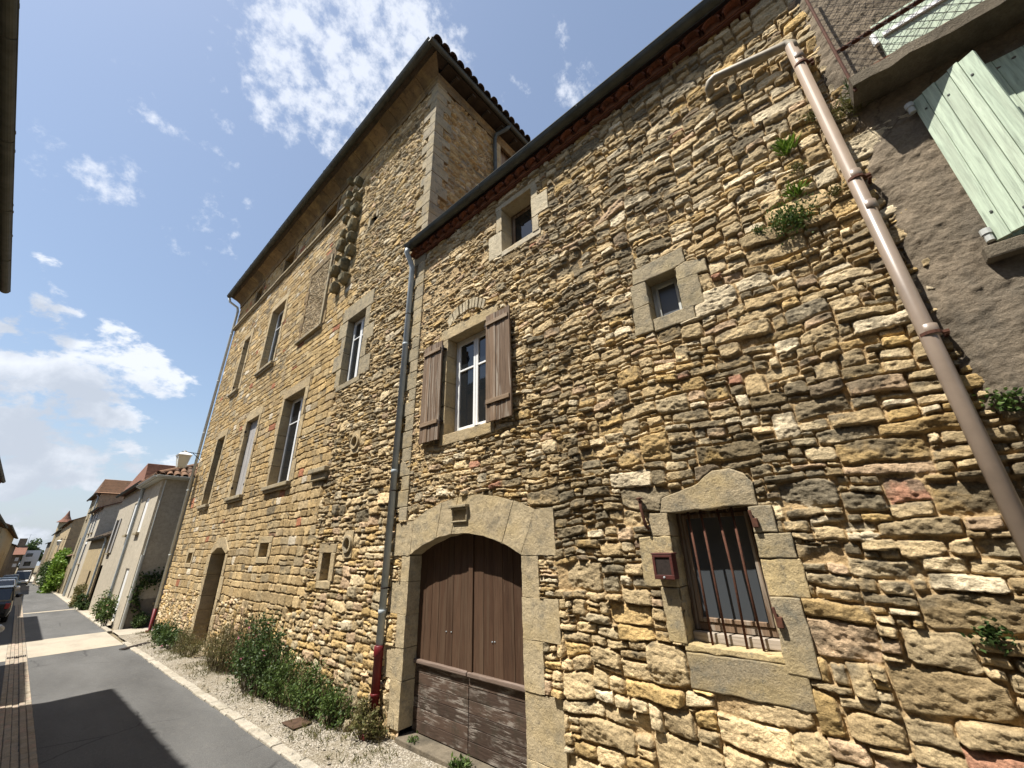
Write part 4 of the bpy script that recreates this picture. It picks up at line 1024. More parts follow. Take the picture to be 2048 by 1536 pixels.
for c, P, k in ((o1, ob1, 0), (o2, ob2, 1)):
    m = MB(); n = 20; ro = [W_ for W_ in circ(c, RO, n)]; q4 = []
    for i in range(n):          # square block with a round hole
        a, b = math.cos(2*math.pi*i/n), math.sin(2*math.pi*i/n); t = 1/max(abs(a)/.15, abs(b)/.22); q4.append((c[0]+a*t, c[1]+b*t))
    m.add([(D-.012, *p) for p in ro]+[(D-.012, *p) for p in q4]+[(D+.22, *p) for p in ro]+[(D+.1, *p) for p in q4],
          [(i, (i+1) % n, n+(i+1) % n, n+i) for i in range(n)]+[(i, 2*n+i, 2*n+(i+1) % n, (i+1) % n) for i in range(n)]+[(n+i, n+(i+1) % n, 3*n+(i+1) % n, 3*n+i) for i in range(n)])
    ob = m.build('round_vent', M['dress_gold'], tall)
    m = MB(); n = 24
    prof = [(RO-.012, .0), (RO-.012, -.045), (RO+.022, -.045), (RO+.022, .0)]; vs = []
    for rr, dx in prof: vs += [(D+dx, *p) for p in circ(c, rr, n)]
    m.add(vs, [(j*n+i, j*n+(i+1) % n, (j+1)*n+(i+1) % n, (j+1)*n+i) for j in range(3) for i in range(n)])
    if k: m.build('clay_ring', M['dress_grey'], ob, smooth=False)
    else: m.build('stone_ring', M['dress_gold'], ob, smooth=False)
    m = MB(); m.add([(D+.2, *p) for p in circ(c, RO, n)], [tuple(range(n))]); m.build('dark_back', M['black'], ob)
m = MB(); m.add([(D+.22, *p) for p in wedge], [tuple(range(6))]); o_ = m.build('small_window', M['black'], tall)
for P in owb: stones_mesh([P], D-.02, .2, 'jamb_stone', M['dress_grey'], o_, .01, seed=8)
# door
m = MB(); planks(m, TDY0-.02, TDY1+.02, TDB-.1, dap[1]+.1, D+.33, .04, 6, random.Random(3)); td = m.build('arched_door', M['door'], tall, .002)
stones_mesh(s_td, D-.012, .42, 'stone_surround', M['dress_gold'], td, .012, seed=14)
for z in (TDB+.25, TDB+1.0, TDB+1.6): m = MB(); m.box(D+.315, D+.34, TDY0, TDY1, z-.05, z+.05); m.build('door_ledge', M['door'], td, .004)
m = MB(); m.box(D-.25, D+.4, TDY0-.2, TDY1+.2, TDB-.5, TDB-.1); m.build('doorstep', M['dress_grey'], td, .02)
# string course, corbels
za = Wn['a1'][2]; m = MB(); y = 2.33*D; q = random.Random(6)
while y < TY1-.05:
    e = min(y+q.uniform(.4, .9), TY1-.02); o = q.uniform(-.012, .012); m.box(D-.10+o, D+.1, y, e-.006, za-.09, za-.005); m.box(D-.055+o, D+.1, y, e-.006, za-.15, za-.091); y = e
m.build('string_course', M['dress_grey'], tall, .014)
cb = [(717, 365, 1), (702, 364, .8), (712, 386, .6), (700, 391, .8), (716, 394, .8), (697, 410, 1), (712, 421, 1.25), (693, 441, .9), (705, 452, 1.2), (688, 470, .85), (702, 475, 1), (682, 493, 1.1), (700, 502, 1), (677, 518, .7), (688, 529, 1.1), (669, 543, 1.05), (688, 558, 1.05), (669, 577, 1)]
for px, py, s in cb:
    x = D-.09; c = W(px, py, x); m = MB(); a = .125*s; b = .14*s
    pr = [(a*.9, b), (a, b*.4), (a*.85, -b*.4), (a*.45, -b)]
    q = random.Random(px*py); rings = []
    xs_ = [D+.05, D-.06, D-.125-.03*s, D-.165-.035*s]; sc_ = [1, 1.05, 1.0, .66]
    P0 = [(-1.05, .75), (-.9, 1.02), (.85, 1.05), (1.02, .8), (.9, -.35), (.5, -1), (-.45, -1.02), (-.85, -.4)]; vs = []; a *= q.uniform(.85, 1.2); b *= q.uniform(.8, 1.1)
    for xx, k in zip(xs_, sc_): vs += [(xx+q.uniform(-.012, .012), c[0]+u*a*k*q.uniform(.78, 1.18), c[1]+v*b*k*q.uniform(.78, 1.15)+(.12*b if k < .7 else 0)) for u, v in P0]
    n = 8; fs = [(j*n+i, j*n+(i+1) % n, (j+1)*n+(i+1) % n, (j+1)*n+i) for j in range(3) for i in range(n)]+[tuple(range(3*n, 4*n))]
    m.add(vs, fs); m.build('corbel', M['dark_stone'], tall, .010)
# cornice: fascia, cove and fillet swept along the front and round the corner
prof = [(0.0, -.10), (-.03, -.10), (-.035, .04), (-.055, .06), (-.06, .11), (-.10, .14), (-.18, .195), (-.28, .24), (-.36, .26), (-.36, .31), (.0, .31)]
m = MB(); y = TY1; q = random.Random(15)
while y > TY0+.05:
    e = max(y-q.uniform(.45, .8), TY0-.0); o = q.uniform(-.008, .008)
    last = e <= TY0+.05
    A_ = [(D+px_+o, y-.012, TZ+pz) for px_, pz in prof]; B_ = [(D+px_+o, (TY0+px_ if last else e), TZ+pz) for px_, pz in prof]; n = len(prof)
    m.add(A_+B_, [(i, i+1, n+i+1, n+i) for i in range(n-1)]+[tuple(range(n)), tuple(range(2*n-1, n-1, -1))])
    y = TY0-1 if last else e
m.build('cornice', M['cornice'], tall)
m = MB(); n = 4; sp = [(0, -.10), (-.03, -.10), (-.05, .05), (-.09, .10), (-.09, .13), (.1, .13)]
x = D
while x < SX1:
    e = x+.7
    A_ = [((x+p if x == D else x), TY0+p, TZ+pz) for p, pz in sp]; B_ = [(e-.004, TY0+p, TZ+pz) for p, pz in sp]; n = len(sp)
    m.add(A_+B_, [(i, n+i, n+i+1, i+1) for i in range(n-1)]); x = e
m.build('side_cornice', M['cornice'], tall)
# roof: hipped, canal tiles
GZ = TZ+.35; GX = D-.50; GY = TY0-.38; sl = .46
HX = 11.0; RX = (GX+HX)/2; dR = RX-GX; RZ = GZ+dR*sl
m = MB()
m.quad((GX, GY, GZ), (GX, TY1+.05, GZ), (RX, TY1+.05, RZ), (RX, GY+dR, RZ)); m.add([(GX, GY, GZ), (RX, GY+dR, RZ), (HX, GY, GZ)], [(0, 1, 2)]); m.quad((HX, GY, GZ), (RX, GY+dR, RZ), (RX, TY1+.05, RZ), (HX, TY1+.05, GZ))
m.add([(D-.35, TY0-.1, GZ-.05), (HX, TY0-.1, GZ-.05), (HX, GY, GZ-.005), (GX, GY, GZ-.005), (GX, TY1+.05, GZ-.005), (D-.35, TY1+.05, GZ-.05)], [(0, 1, 2, 3), (0, 3, 4, 5)])
q = random.Random(5); y = GY+.10
while y < TY1+.05:
    L = min(3.0, max(.3, (y-GY))); a = q.uniform(-.02, .02); m.half((GX-.06+a, y, GZ+.02), (GX+L, y, GZ+.02+L*sl), .098, Vector((-.4, 0, 1)), 7, .015); y += .20
x = GX+.08
while x < HX:
    L = min(3.0, max(.3, x-GX)); a = q.uniform(-.02, .02); m.half((x, GY-.12+a, GZ+.05), (x, GY+L, GZ+.05+L*sl), .118, Vector((0, -.4, 1)), 7, .015); x += .235
m.half((GX+.02, GY+.02, GZ+.05), (GX+3, GY+3, GZ+.08+3*sl), .12, Vector((0, 0, 1)), 8, .016)
m.build('roof', M['darktile'], tall)
m = MB(); m.box(D+.0, HX, GY+.02, TY0-.02, GZ-.12, GZ-.06); q = random.Random(5); x = D+.3
while x < HX: m.box(x, x+.10, GY+.06, TY0, GZ-.20, GZ-.125); x += .55
m.build('eave_rafters', M['darkwood'], tall)
gutter(tall, (GX-.04, GY-.02, GZ+.01), (GX-.04, TY1+.07, GZ+.01), .085, M['zincdark'], Vector((-1, 0, 0)))
gutter(tall, (GX-.10, GY-.05, GZ-.06), (HX, GY-.05, GZ-.06), .060, M['zincdark'], Vector((0, -1, 0)))
e = ray(990, 350); t_ = (TY0-.08)/e.y; xs_ = e.x*t_
m = MB(); m.tube([(xs_+.25, GY-.05, GZ-.08), (xs_+.18, GY+.03, GZ-.22), (xs_+.03, TY0-.11, GZ-.36), (xs_, TY0-.09, GZ-.55), (xs_, TY0-.09, HC+1.3*D)], .05, 12); m.build('side_downpipe', M['zincdark'], tall, smooth=True)
# pale downpipe at the far corner
yp, xp = TY1+.02, D-.08; zr = W(320, 1222, xp)[1]
m = MB(); m.tube([(GX, TY1+.1, GZ-.06), (GX+.05, TY1+.06, GZ-.25), (xp-.05, yp, GZ-.42), (xp, yp, GZ-.6), (xp, yp, zr)], .05, 12)
for t in (.15, .35, .55, .75, .95): z = zr+(GZ-zr)*t*.9; m.lathe((xp, yp, z), [(.05, 0), (.058, .004), (.058, .04), (.05, .044)], 12)
p = m.build('downpipe', M['paleplastic'], tall, smooth=True)
m = MB(); m.tube([(xp, yp, zr+.02), (xp, yp, gz(yp)+.05), (xp-.1, yp, gz(yp)+.03)], .058, 12); m.build('cast_iron_foot', M['red'], p, smooth=True)
# ledge fragment under the lower windows
fb = prect((624, 944), (659, 930), (660, 942), (626, 955)); m = MB(); m.box(D-.11, D+.05, fb[0], fb[1], fb[2]+.03, fb[3]); m.box(D-.05, D+.05, fb[0]+.05, fb[1]-.05, fb[2]-.12, fb[2]+.029); m.build('ledge_fragment', M['dress_grey'], tall, .015)
# lantern on an arm at the far corner
c0 = Vector((D, 5.41*D, W(405, 908)[1])); lx = .835*D
lan = thing('street_lantern', 'white tapered street lantern on a thin arm at the far corner of the tall house', 'lantern', c0, 'wall lanterns')
def lantern(root, c0, lx, mat='white'):
    m = MB(); m.tube([c0+Vector((.03, 0, 0)), Vector((lx-.06, c0.y, c0.z+.02))], .014, 8); m.tube([c0+Vector((.0, 0, -.25)), Vector((D-.30, c0.y, c0.z+.0))], .010, 6); m.build('arm', M['darkiron'], root)
    b = Vector((lx+.05, c0.y, c0.z-.16)); m = MB()
    def ring(h, z): return [(b.x-h, b.y-h, b.z+z), (b.x+h, b.y-h, b.z+z), (b.x+h, b.y+h, b.z+z), (b.x-h, b.y+h, b.z+z)]
    v = ring(.21, 0)+ring(.225, .04)+ring(.13, .12)+ring(.06, .15)
    m.add(v, [(4*j+i, 4*j+(i+1) % 4, 4*j+4+(i+1) % 4, 4*j+4+i) for j in range(3) for i in range(4)]+[(12, 13, 14, 15), (3, 2, 1, 0)])
    m.tube([b+Vector((0, 0, .14)), b+Vector((0, 0, .22))], .045, 8); m.build('cap', M['white'], root)
    m = MB(); v = ring(.18, -.001)+ring(.115, -.42); m.add(v, [(i, 4+i, 4+(i+1) % 4, (i+1) % 4) for i in range(4)]+[(4, 7, 6, 5)]); g = m.build('glass_body', M['lampglass'], root)
    m = MB()
    for i in range(4):
        p, q_ = Vector(ring(.185, 0)[i]), Vector(ring(.12, -.425)[i]); m.tube([p, q_], .014, 6)
    m.build('frame', M['white'], g)
M['lampglass'] = m_flat('milk_glass', (.62, .60, .50), .25, var=.05, bump=0, spec=.5)
lantern(lan, c0, lx)
# ------------------------------------------------------------------ street
def sheet(name, xs, ys, dz, mat, kind="structure", zf=None):
    m = MB(True); nx, ny = len(xs), len(ys)
    for y in ys:
        for i, x in enumerate(xs): m.v.append((x(y) if callable(x) else x, y, gz(y)+dz+(zf(i, y) if zf else 0)))
    for j in range(ny-1):
        for i in range(nx-1): m.f.append((j*nx+i, j*nx+i+1, (j+1)*nx+i+1, (j+1)*nx+i))
    return struct(m.build(name, mat, smooth=True), kind)
YS = sorted(set([D*v for v, _ in GP]+[D*k*.5 for k in range(-10, 60)]))
s = NT('asphalt'); p = s.pos()
c = s.mix(1, (.078, .077, .074), s.ramp(s.noise(p, 95, 4, .7), [(.30, .50), (.5, 1), (.70, 1.55)]), 'MULTIPLY')
c = s.mix(1, c, s.ramp(s.noise(s.scale(p, (1, .25, 1)), 1.1, 5, .6), [(.3, .72), (.7, 1.28)]), 'MULTIPLY')
c = s.mix(s.ramp(s.noise(p, 9, 7, .7), [(.52, 0), (.66, .22)]), c, (.14, .13, .115))
c = s.mix(s.ramp(s.noise(p, 300, 1), [(.68, 0), (.72, .5)]), c, (.26, .24, .21))
ck = s.voro(s.mix(.25, p, s.noise(p, 1.6, 5)), .55, 'DISTANCE_TO_EDGE')
c = s.mix(s.math('MULTIPLY', s.ramp(ck, [(.0, .75), (.007, 0)]), s.ramp(s.noise(p, .6, 2), [(.48, 0), (.55, 1)])), c, (.02, .02, .02))
s.bump(s.noise(p, 120, 4, .7), .8, .008); M['asphalt'] = s.fin(c, .82, spec=.3)
s = NT('parking_asphalt'); p = s.pos()
c = s.mix(1, (.055, .055, .055), s.ramp(s.noise(p, 120, 3, .6), [(.25, .65), (.5, 1), (.78, 1.4)]), 'MULTIPLY'); s.bump(s.noise(p, 160, 4, .7), .5, .006); M['asphalt2'] = s.fin(c, .85)
s = NT('pale_gravel'); p = s.pos()
v = s.voro(p, 60, out='Color'); d = s.voro(p, 60)
g = s.n('ShaderNodeSeparateColor'); s.l(v, g.inputs[0])
c = s.ramp(g.outputs[0], [(0, (.20, .17, .125)), (.5, (.31, .27, .21)), (1, (.47, .43, .36))])
c = s.mix(1, c, s.ramp(d, [(.3, 1), (.75, .45)]), 'MULTIPLY')
c = s.mix(s.ramp(s.noise(p, 2.2, 6, .6), [(.45, 0), (.7, .7)]), c, (.155, .13, .085))
s.bump(s.math('SUBTRACT', 1.0, d), .8, .012); M['gravel'] = s.fin(c, .95, spec=.1)
s = NT('worn_concrete'); p = s.pos()
c = s.mix(1, (.33, .29, .225), s.ramp(s.noise(p, 70, 4, .65), [(.25, .7), (.5, 1), (.8, 1.25)]), 'MULTIPLY')
c = s.mix(s.ramp(s.noise(s.scale(p, (1, .5, 1)), 2.0, 6, .6), [(.45, 0), (.7, .6)]), c, (.22, .19, .15))
s.bump(s.noise(p, 80, 5, .7), .5, .006); M['band'] = s.fin(c, .92)
M['sett'] = m_dressed('paving_sett', [(.27, .225, .165), (.33, .27, .20), (.29, .255, .20), (.35, .26, .20)], lam=.5, sc=2, ycol=(.27,.245,.20))
M['kerb'] = m_dressed('kerb_stone', [(.33, .30, .245), (.39, .35, .285), (.29, .26, .205)], lam=.45, sc=2, ycol=(.33,.29,.22))
M['earth'] = m_flat('dry_ground', (.16, .13, .08), .95, var=.4, sc=3)
XE = .735*D
sheet('ground', [-260, -60, -20, -8, 0, 4, 12, 40, 260], [-80*D]+YS+[90*D, 130*D, 200*D], -.05, M['earth'])
sheet('road', [.212*D, .35*D, .5*D, .62*D, XE+.01], YS, 0.0, M['asphalt'])
sheet('parking_lane', [-1.2*D, -.6*D, 0, .115*D], YS, .002, M['asphalt2'])
# gravel pavement with a little relief
PY = [y for y in YS if -6*D < y < 5.5*D]
m = MB(True); ny, nx = 420, 34; yy = np.linspace(-2*D, 5.52*D, ny); xx = np.linspace(XE+.12, D+.42, nx)
Nn = fbm(ny, nx, 8, 90, 4, .6)*.018; 
for j in range(ny):
    for i in range(nx): m.v.append((xx[i], yy[j], gz(yy[j])+.012+Nn[j, i]+.06*(i/(nx-1))**2))
for j in range(ny-1):
    for i in range(nx-1): m.f.append((j*nx+i, j*nx+i+1, (j+1)*nx+i+1, (j+1)*nx+i))
struct(m.build('pavement', M['gravel'], smooth=True))
sheet('far_pavement', [XE+.1, .95*D, 1.3*D], [y for y in YS if y > 6.2*D], .03, M['band'])
q = random.Random(22); m = MB(); y = -3*D
while y < 5.0*D:
    L = q.uniform(.22, .50); a, z = q.uniform(-.012, .012), gz(y); 
    m.box(XE+a-.0, XE+.135+a*.5, y+.006, y+L-.006, z-.1, z+.022+q.uniform(-.006, .008)); y += L
kb = struct(m.build('kerb', M['kerb'], bevel=.014))
m = MB(); y = 5.95*D
while y < 34*D:
    L = q.uniform(.5, 1.0); z = gz(y); m.box(XE, XE+.14, y, y+L-.01, z-.1, z+.045); y += L
struct(m.build('far_kerb', M['kerb'], bevel=.015, seg=1))
# gutter strip of setts
m = MB(); w_ = .0205*D
for r in range(5):
    y = -2.5*D
    while y < (12*D if r > 0 else 6*D):
        L = q.uniform(.14, .22) if y < 5*D else q.uniform(.3, .45); x = .1135*D+w_*r
        m.box(x+.003, x+w_-.003, y+.003, y+L-.003, gz(y)-.05, gz(y)+.006+q.uniform(-.004, .004)-(.012 if r == 2 else 0)); y += L
struct(m.build('sett_gutter', M['sett'], bevel=.006, seg=1))
sheet('sett_gutter_far', [.115*D, .215*D], [y for y in YS if y >= 12*D], .006, M['sett'])
sheet('gutter_joint', [.112*D, .217*D], [y for y in YS if y <= 12*D], -.010, M['asphalt2'])
# concrete band across the street
def band(name, ya, yb, xa, xb, mat, dz):
    m = MB(True); n = 8
    for x in [xa+(xb-xa)*i/n for i in range(n+1)]:
        for f in (0, .5, 1): y = ya+(yb-ya)*f; m.v.append((x, y, gz(y)+dz))
    m.f = [(i*3+k, i*3+k+1, i*3+k+4, i*3+k+3) for i in range(n) for k in range(2)]
    return struct(m.build(name, mat))
band('crossing_band', 4.92*D, 6.02*D, .217*D, XE, M['band'], .005); band('crossing_band', 4.92*D, 6.02*D, -1.2*D, .113*D, M['band'], .007)
band('side_street', 5.52*D, 6.02*D, XE+.135, 1.02*D, M['band'], .02); band('side_street_road', 5.50*D, 6.02*D, 1.02*D, 6*D, M['asphalt'], .022)
band('crossing_band', 9.6*D, 9.78*D, .217*D, XE, M['band'], .005)
c = gnd(130, 1304); m = MB(); m.lathe((c.x, c.y, gz(c.y)+.006), [(.001, 0), (.30, 0), (.30, .004), (.27, .005), (.001, .005)], 24)
tag(m.build('manhole_cover', M['darkiron']), 'round dark manhole cover in the pale concrete band', 'manhole')
a, b = gnd(243, 1301), gnd(296, 1287); m = MB()
for k in range(14):
    t0, t1 = k/14, (k+.72)/14; P, Q = a.lerp(b, t0), a.lerp(b, t1); m.bar(P+Vector((0, 0, .03)), Q+Vector((0, 0, .03)), .16, .02)
tag(m.build('drain_grate', M['darkiron']), 'long dark drain grate at the mouth of the side street', 'drain grate')
a, b = gnd(22, 1306), gnd(52, 1304); m = MB()
for k in range(9): m.box(.118*D+k*.038, .118*D+k*.038+.026, 5.02*D, 5.02*D+.22, gz(5*D), gz(5*D)+.022)
tag(m.build('gully_grate', M['darkiron']), 'short iron grate across the paving setts', 'drain grate')
P = [gnd(*p) for p in ((562, 1452), (600, 1441), (624, 1452), (586, 1466))]
m = MB(); m.prism([(v.x, v.y) for v in P], lambda p: (p[0], p[1], gz(p[1])+.03), lambda p: (p[0], p[1], gz(p[1])+.044))
tag(m.build('access_cover', m_flat('rust_plate', (.075, .045, .028), .8, .2, var=.5, sc=15), bevel=.003), 'dark rusty square access cover in the pale gravel', 'access cover')
q = random.Random(77)
def rock(px, py, s, label):
    c = gnd(px, py); c.z = gz(c.y)+.02; vs = []; m = MB()
    bm = bmesh.new(); bmesh.ops.create_icosphere(bm, subdivisions=2, radius=1)
    for v in bm.verts:
        k = q.uniform(.86, 1.1); v.co = Vector((v.co.x*s[0]*k, v.co.y*s[1]*k, v.co.z*s[2]*k))
        for ax in range(3): v.co[ax] = max(-s[ax]*.8, min(s[ax]*.82, v.co[ax]))
    me = bpy.data.meshes.new('loose_stone'); bm.to_mesh(me); bm.free()
    o = mkobj('loose_stone', me, M['dress_grey']); o.location = c+Vector((0, 0, s[2]*.6)); o.rotation_euler = (q.uniform(-.2, .2), q.uniform(-.2, .2), q.uniform(0, 3))
    tag(o, label, 'stone', 'loose stones at the wall foot')
rock(612, 1432, (.085, .10, .12), 'upright loose stone beside the low green weeds'); rock(652, 1446, (.13, .10, .085), 'widest loose stone lying in the gravel at the wall foot')
rock(693, 1467, (.07, .08, .085), 'small rounded loose stone left of the red pipe foot')
# ------------------------------------------------------------------ plants
def leaf(m, c, L, wd, dirv, q):
    d = dirv.normalized(); s = d.orthogonal().normalized(); s = (Matrix.Rotation(q.uniform(0, 6.28), 3, d) @ s); n = d.cross(s)
    a = c+d*L; k = c+d*(L*.45)
    m.v += [tuple(c), tuple(k+s*wd*.5-n*L*.06), tuple(a), tuple(k-s*wd*.5-n*L*.06)]; i = len(m.v)-4; m.f.append((i, i+1, i+2, i+3))
def rdir(q, up=.3):
    while True:
        v = Vector((q.uniform(-1, 1), q.uniform(-1, 1), q.uniform(-1, 1)))
        if .05 < v.length < 1: v.normalize(); v.z += up; return v
def shrub(name, label, base, wd, ht, dp, mat, nst=14, nl=60, L=.05, lw=.5, seed=1, flowers=None, cat='plant', group=None, upright=.5, spread=1.0, lean=0, nf=8, dry=0):
    "stems that fan out from the foot, each carrying its leaves"
    q = random.Random(seed); root = thing(name, label, cat, base, group); B = Vector(base); st = MB(True); lf = MB(True); tips = []
    for k in range(nst):
        a = q.uniform(0, 6.283); r = math.sqrt(q.random()); tx, ty = math.cos(a)*r*dp*.5, math.sin(a)*r*wd*.5
        h = ht*(1-.55*r*r)*q.uniform(.55, 1.05); b = B+Vector((tx*.45, ty*.45, 0)); e = B+Vector((tx*spread+lean, ty*spread, h)); mid = (b+e)/2+Vector((q.uniform(-.04, .04), q.uniform(-.05, .05), h*.12))
        pts = [b, b.lerp(mid, .6)+Vector((0, 0, h*.05)), mid, mid.lerp(e, .55)+Vector((0, 0, h*.03)), e]; st.tube(pts, .004, 4, False, [.007, .006, .005, .004, .002]); tips.append(e)
        for i in range(nl):
            t = q.uniform(.12, 1)**.8*4; j = min(int(t), 3); c = pts[j].lerp(pts[j+1], t-j)+Vector((q.gauss(0, 1), q.gauss(0, 1), q.gauss(0, .7)))*(.045+.035*(1-t/4))*(ht/.8)**.5*(L/.05)**.4
            l_ = L*q.uniform(.6, 1.25); leaf(lf, c, l_, l_*lw, rdir(q, upright), q)
    if dry:
        dm = MB(True)
        for k in range(dry):
            b = B+Vector((q.gauss(0, dp*.22), q.gauss(0, wd*.25), 0)); h = ht*q.uniform(.5, 1.2); e = b+Vector((q.gauss(0, .12), q.gauss(0, .16), h)); dm.tube([b, b.lerp(e, .5)+Vector((q.gauss(0, .02), q.gauss(0, .02), .02)), e], .003, 3, False, [.0035, .003, .0015])
            for i in range(10): leaf(dm, b.lerp(e, q.uniform(.55, 1)), .03*q.uniform(.6, 1.4), .012, rdir(q, .8), q)
        dm.build('dry_stalks', M['leafbrown'], root)
    st.build('stems', M['stem'], root); lf.build('foliage', M[mat], root)
    if flowers:
        for k in range(nf):
            e = q.choice(tips)+Vector((q.uniform(-.05, .02), q.uniform(-.05, .05), q.uniform(-.12, .05))); f = MB(True)
            for i in range(9): leaf(f, e, .035*q.uniform(.8, 1.2), .03, rdir(q, .4), q)
            f.build('flower', M[flowers], root)
    return root
def foot(px, py, x=.955*D):
    r = ray(px, py); y = r.y/r.x*x
    return Vector((x, y, gz(y)+.04))
GB = 'plants along the wall foot'
def fplant(name, label, pxl, pxr, top, x, mat, **k):
    "plant at distance x from the camera axis between two photo columns, up to a photo row"
    pc = (pxl+pxr)/2; r0, r1 = ray(pxl, k.pop('row', 1340)), ray(pxr, k.pop('row2', k.get('row', 1340)) if False else 1340)
    ya, yb = r0.y/r0.x*x, r1.y/r1.x*x; y = (ya+yb)/2; z = gz(y)+.03
    return shrub(name, label, (x, y, z), abs(ya-yb)*k.pop('wk', 1.0), zat(x, y, top)-z, k.pop('dp', .45), mat, **k)
fplant('rose_shrub', 'dark green rose shrub by the far red pipe foot', 303, 350, 1236, .92*D, 'leafdark', nst=34, nl=60, L=.07, lw=.7, seed=1, group=GB, row=1290, flowers='petal', nf=2)
fplant('weed_clump', 'olive weeds just left of the far arched door', 335, 393, 1258, .93*D, 'leafolive', nst=50, nl=45, L=.045, lw=.35, seed=2, dry=26, group=GB, upright=1.0)
fplant('weed_clump', 'tall dry brownish weeds right of the far arched door', 398, 470, 1236, .93*D, 'leafolive', nst=60, nl=45, L=.045, lw=.3, seed=3, dry=46, group=GB, upright=1.2)
fplant('weed_clump', 'wispy brown seed stems behind the big rose bush', 430, 540, 1205, .955*D, 'leafbrown', nst=46, nl=34, L=.04, lw=.28, seed=4, dry=50, group=GB, upright=1.2, dp=.25)
fplant('rose_bush', 'biggest dark green bush with small pink roses', 468, 562, 1222, .905*D, 'leafdark', nst=60, nl=70, L=.055, lw=.65, seed=5, dry=14, group=GB, dp=.6, flowers='petal', nf=10)
fplant('weed_clump', 'bright green feathery weed right of the big rose bush', 540, 618, 1302, .925*D, 'leaf', nst=56, nl=60, L=.05, lw=.4, seed=6, dry=16, group=GB, upright=.9)
fplant('weed_clump', 'low leafy green weed above the loose stones', 606, 660, 1322, .94*D, 'leaf', nst=44, nl=46, L=.05, lw=.5, seed=7, dry=22, group=GB)
fplant('weed_clump', 'small green weed left of the red downpipe foot', 655, 705, 1366, .945*D, 'leaf', nst=36, nl=44, L=.045, lw=.5, seed=8, dry=16, group=GB)
fplant('weed_clump', 'yellowish green weed climbing round the red downpipe', 712, 772, 1392, .955*D, 'leafolive', nst=34, nl=44, L=.04, lw=.6, seed=9, dry=14, group=GB, dp=.3)
b = W(930, 1500, D+.02); shrub('weed', 'small green weed on the sill of the brown double door', (D-.05, b[0], gz(b[0])+.03), .22, .17, .16, 'leaf', 14, 16, .055, .45, 10, group=GB)
b = W(826, 1470, D+.02); shrub('weed', 'tiny green weed at the left jamb of the brown double door', (D+.05, b[0], gz(b[0])+.03), .12, .12, .1, 'leaf', 8, 12, .04, .5, 11, group=GB)
q = random.Random(5); m = MB(True)
for k in range(5200):
    y = q.uniform(-.3*D, 5.5*D); t = abs(q.gauss(0, .35)) if q.random() < .75 else q.uniform(0, 1); x = .985*D-t*.20*D*(1 if y < 4.6*D else .6)
    if DY0-.1 < y < DY1+.1 and x > .96*D: x -= .12
    if math.sin(y*2.3)+math.sin(y*5.1+1)+q.gauss(0, .8) < .2: continue
    for j in range(3): leaf(m, Vector((x+q.gauss(0, .02), y+q.gauss(0, .02), gz(y)+.02)), q.uniform(.03, .10), .010, Vector((q.gauss(0, .5), q.gauss(0, .5), .8)), q)
struct(m.build('verge_grass', M['leafolive']), 'stuff')
m = MB(True); bm = bmesh.new()
for k in range(900):
    y = q.uniform(.2*D, 5.4*D); x = q.uniform(XE+.005*D, .99*D); r = q.uniform(.008, .026); c = Vector((x, y, gz(y)+.022)); n0 = len(m.v)
    P = [c+Vector((math.cos(a)*r*q.uniform(.7, 1.2), math.sin(a)*r*q.uniform(.7, 1.3), q.uniform(-.2, .25)*r)) for a in [i*1.2566 for i in range(5)]]; T_ = c+Vector((q.gauss(0, r*.2), q.gauss(0, r*.2), r*.75))
    m.v += [tuple(p) for p in P]+[tuple(T_)]; m.f += [(n0+i, n0+(i+1) % 5, n0+5) for i in range(5)]
bm.free(); struct(m.build('scattered_pebbles', M['kerb']), 'stuff')
q = random.Random(5)
# plants rooted in the wall
def wallplant(px, py, name, label, r, mat, n, L, lw, blades=False, hang=0):
    y, z = W(px, py, D-.02); B = Vector((D-.005, y, z)); root = thing(name, label, 'wall plant', B, 'plants growing out of the wall'); m = MB(True)
    for k in range(n):
        d = Vector((-abs(q.gauss(0, .6))-.15, q.gauss(0, .7), q.gauss(.45-hang, .6)))
        if blades:
            d = Vector((-q.uniform(.15, .7), q.gauss(0, .55), q.uniform(.3, 1.1))).normalized(); c = B+Vector((0, q.uniform(-.05, .05), q.uniform(-r, r*.2))); leaf(m, c, L*q.uniform(.6, 1.2), L*lw, d, q); continue
        c = B+Vector((-abs(q.gauss(0, r*.3))-.015, q.gauss(0, r*.42), q.gauss(0, r*.38))); leaf(m, c, L*q.uniform(.6, 1.3), L*lw, d, q)
    m.build('foliage', M[mat], root)
    s_ = MB(True)
    for k in range(5): s_.tube([B+Vector((.02, q.uniform(-.02, .02), 0)), B+Vector((-r*.3, q.gauss(0, r*.3), q.gauss(0, r*.3)))], .003, 4, False)
    s_.build('stems', M['stem'], root)
wallplant(1570, 290, 'wall_plant', 'bright green strap-leaved wall plant left of the brown pipe, topmost one', .12, 'leaflime', 70, .115, .16, True)
wallplant(1590, 382, 'wall_plant', 'smaller strap-leaved green wall plant below the mossy tuft', .06, 'leaflime', 40, .11, .15, True)
wallplant(1594, 338, 'wall_plant', 'mossy olive tuft between the two strap-leaved wall plants', .07, 'leafolive', 130, .022, .6)
wallplant(1670, 385, 'wall_plant', 'round olive tuft nearest the brown pipe at its second joint', .065, 'leafolive', 130, .02, .6)
wallplant(1582, 440, 'wall_plant', 'largest bushy green cushion on the stone wall', .19, 'leaf', 800, .026, .6)
wallplant(1516, 462, 'wall_plant', 'small green tuft left of the big bushy cushion', .055, 'leaf', 90, .02, .6)
wallplant(1632, 232, 'wall_plant', 'mossy green growth just left of the brown pipe under its elbow', .10, 'leafolive', 240, .022, .6)
wallplant(1700, 222, 'wall_plant', 'grassy tuft under the end of the ledge, right of the brown pipe', .13, 'leafolive', 200, .09, .10, hang=.2)
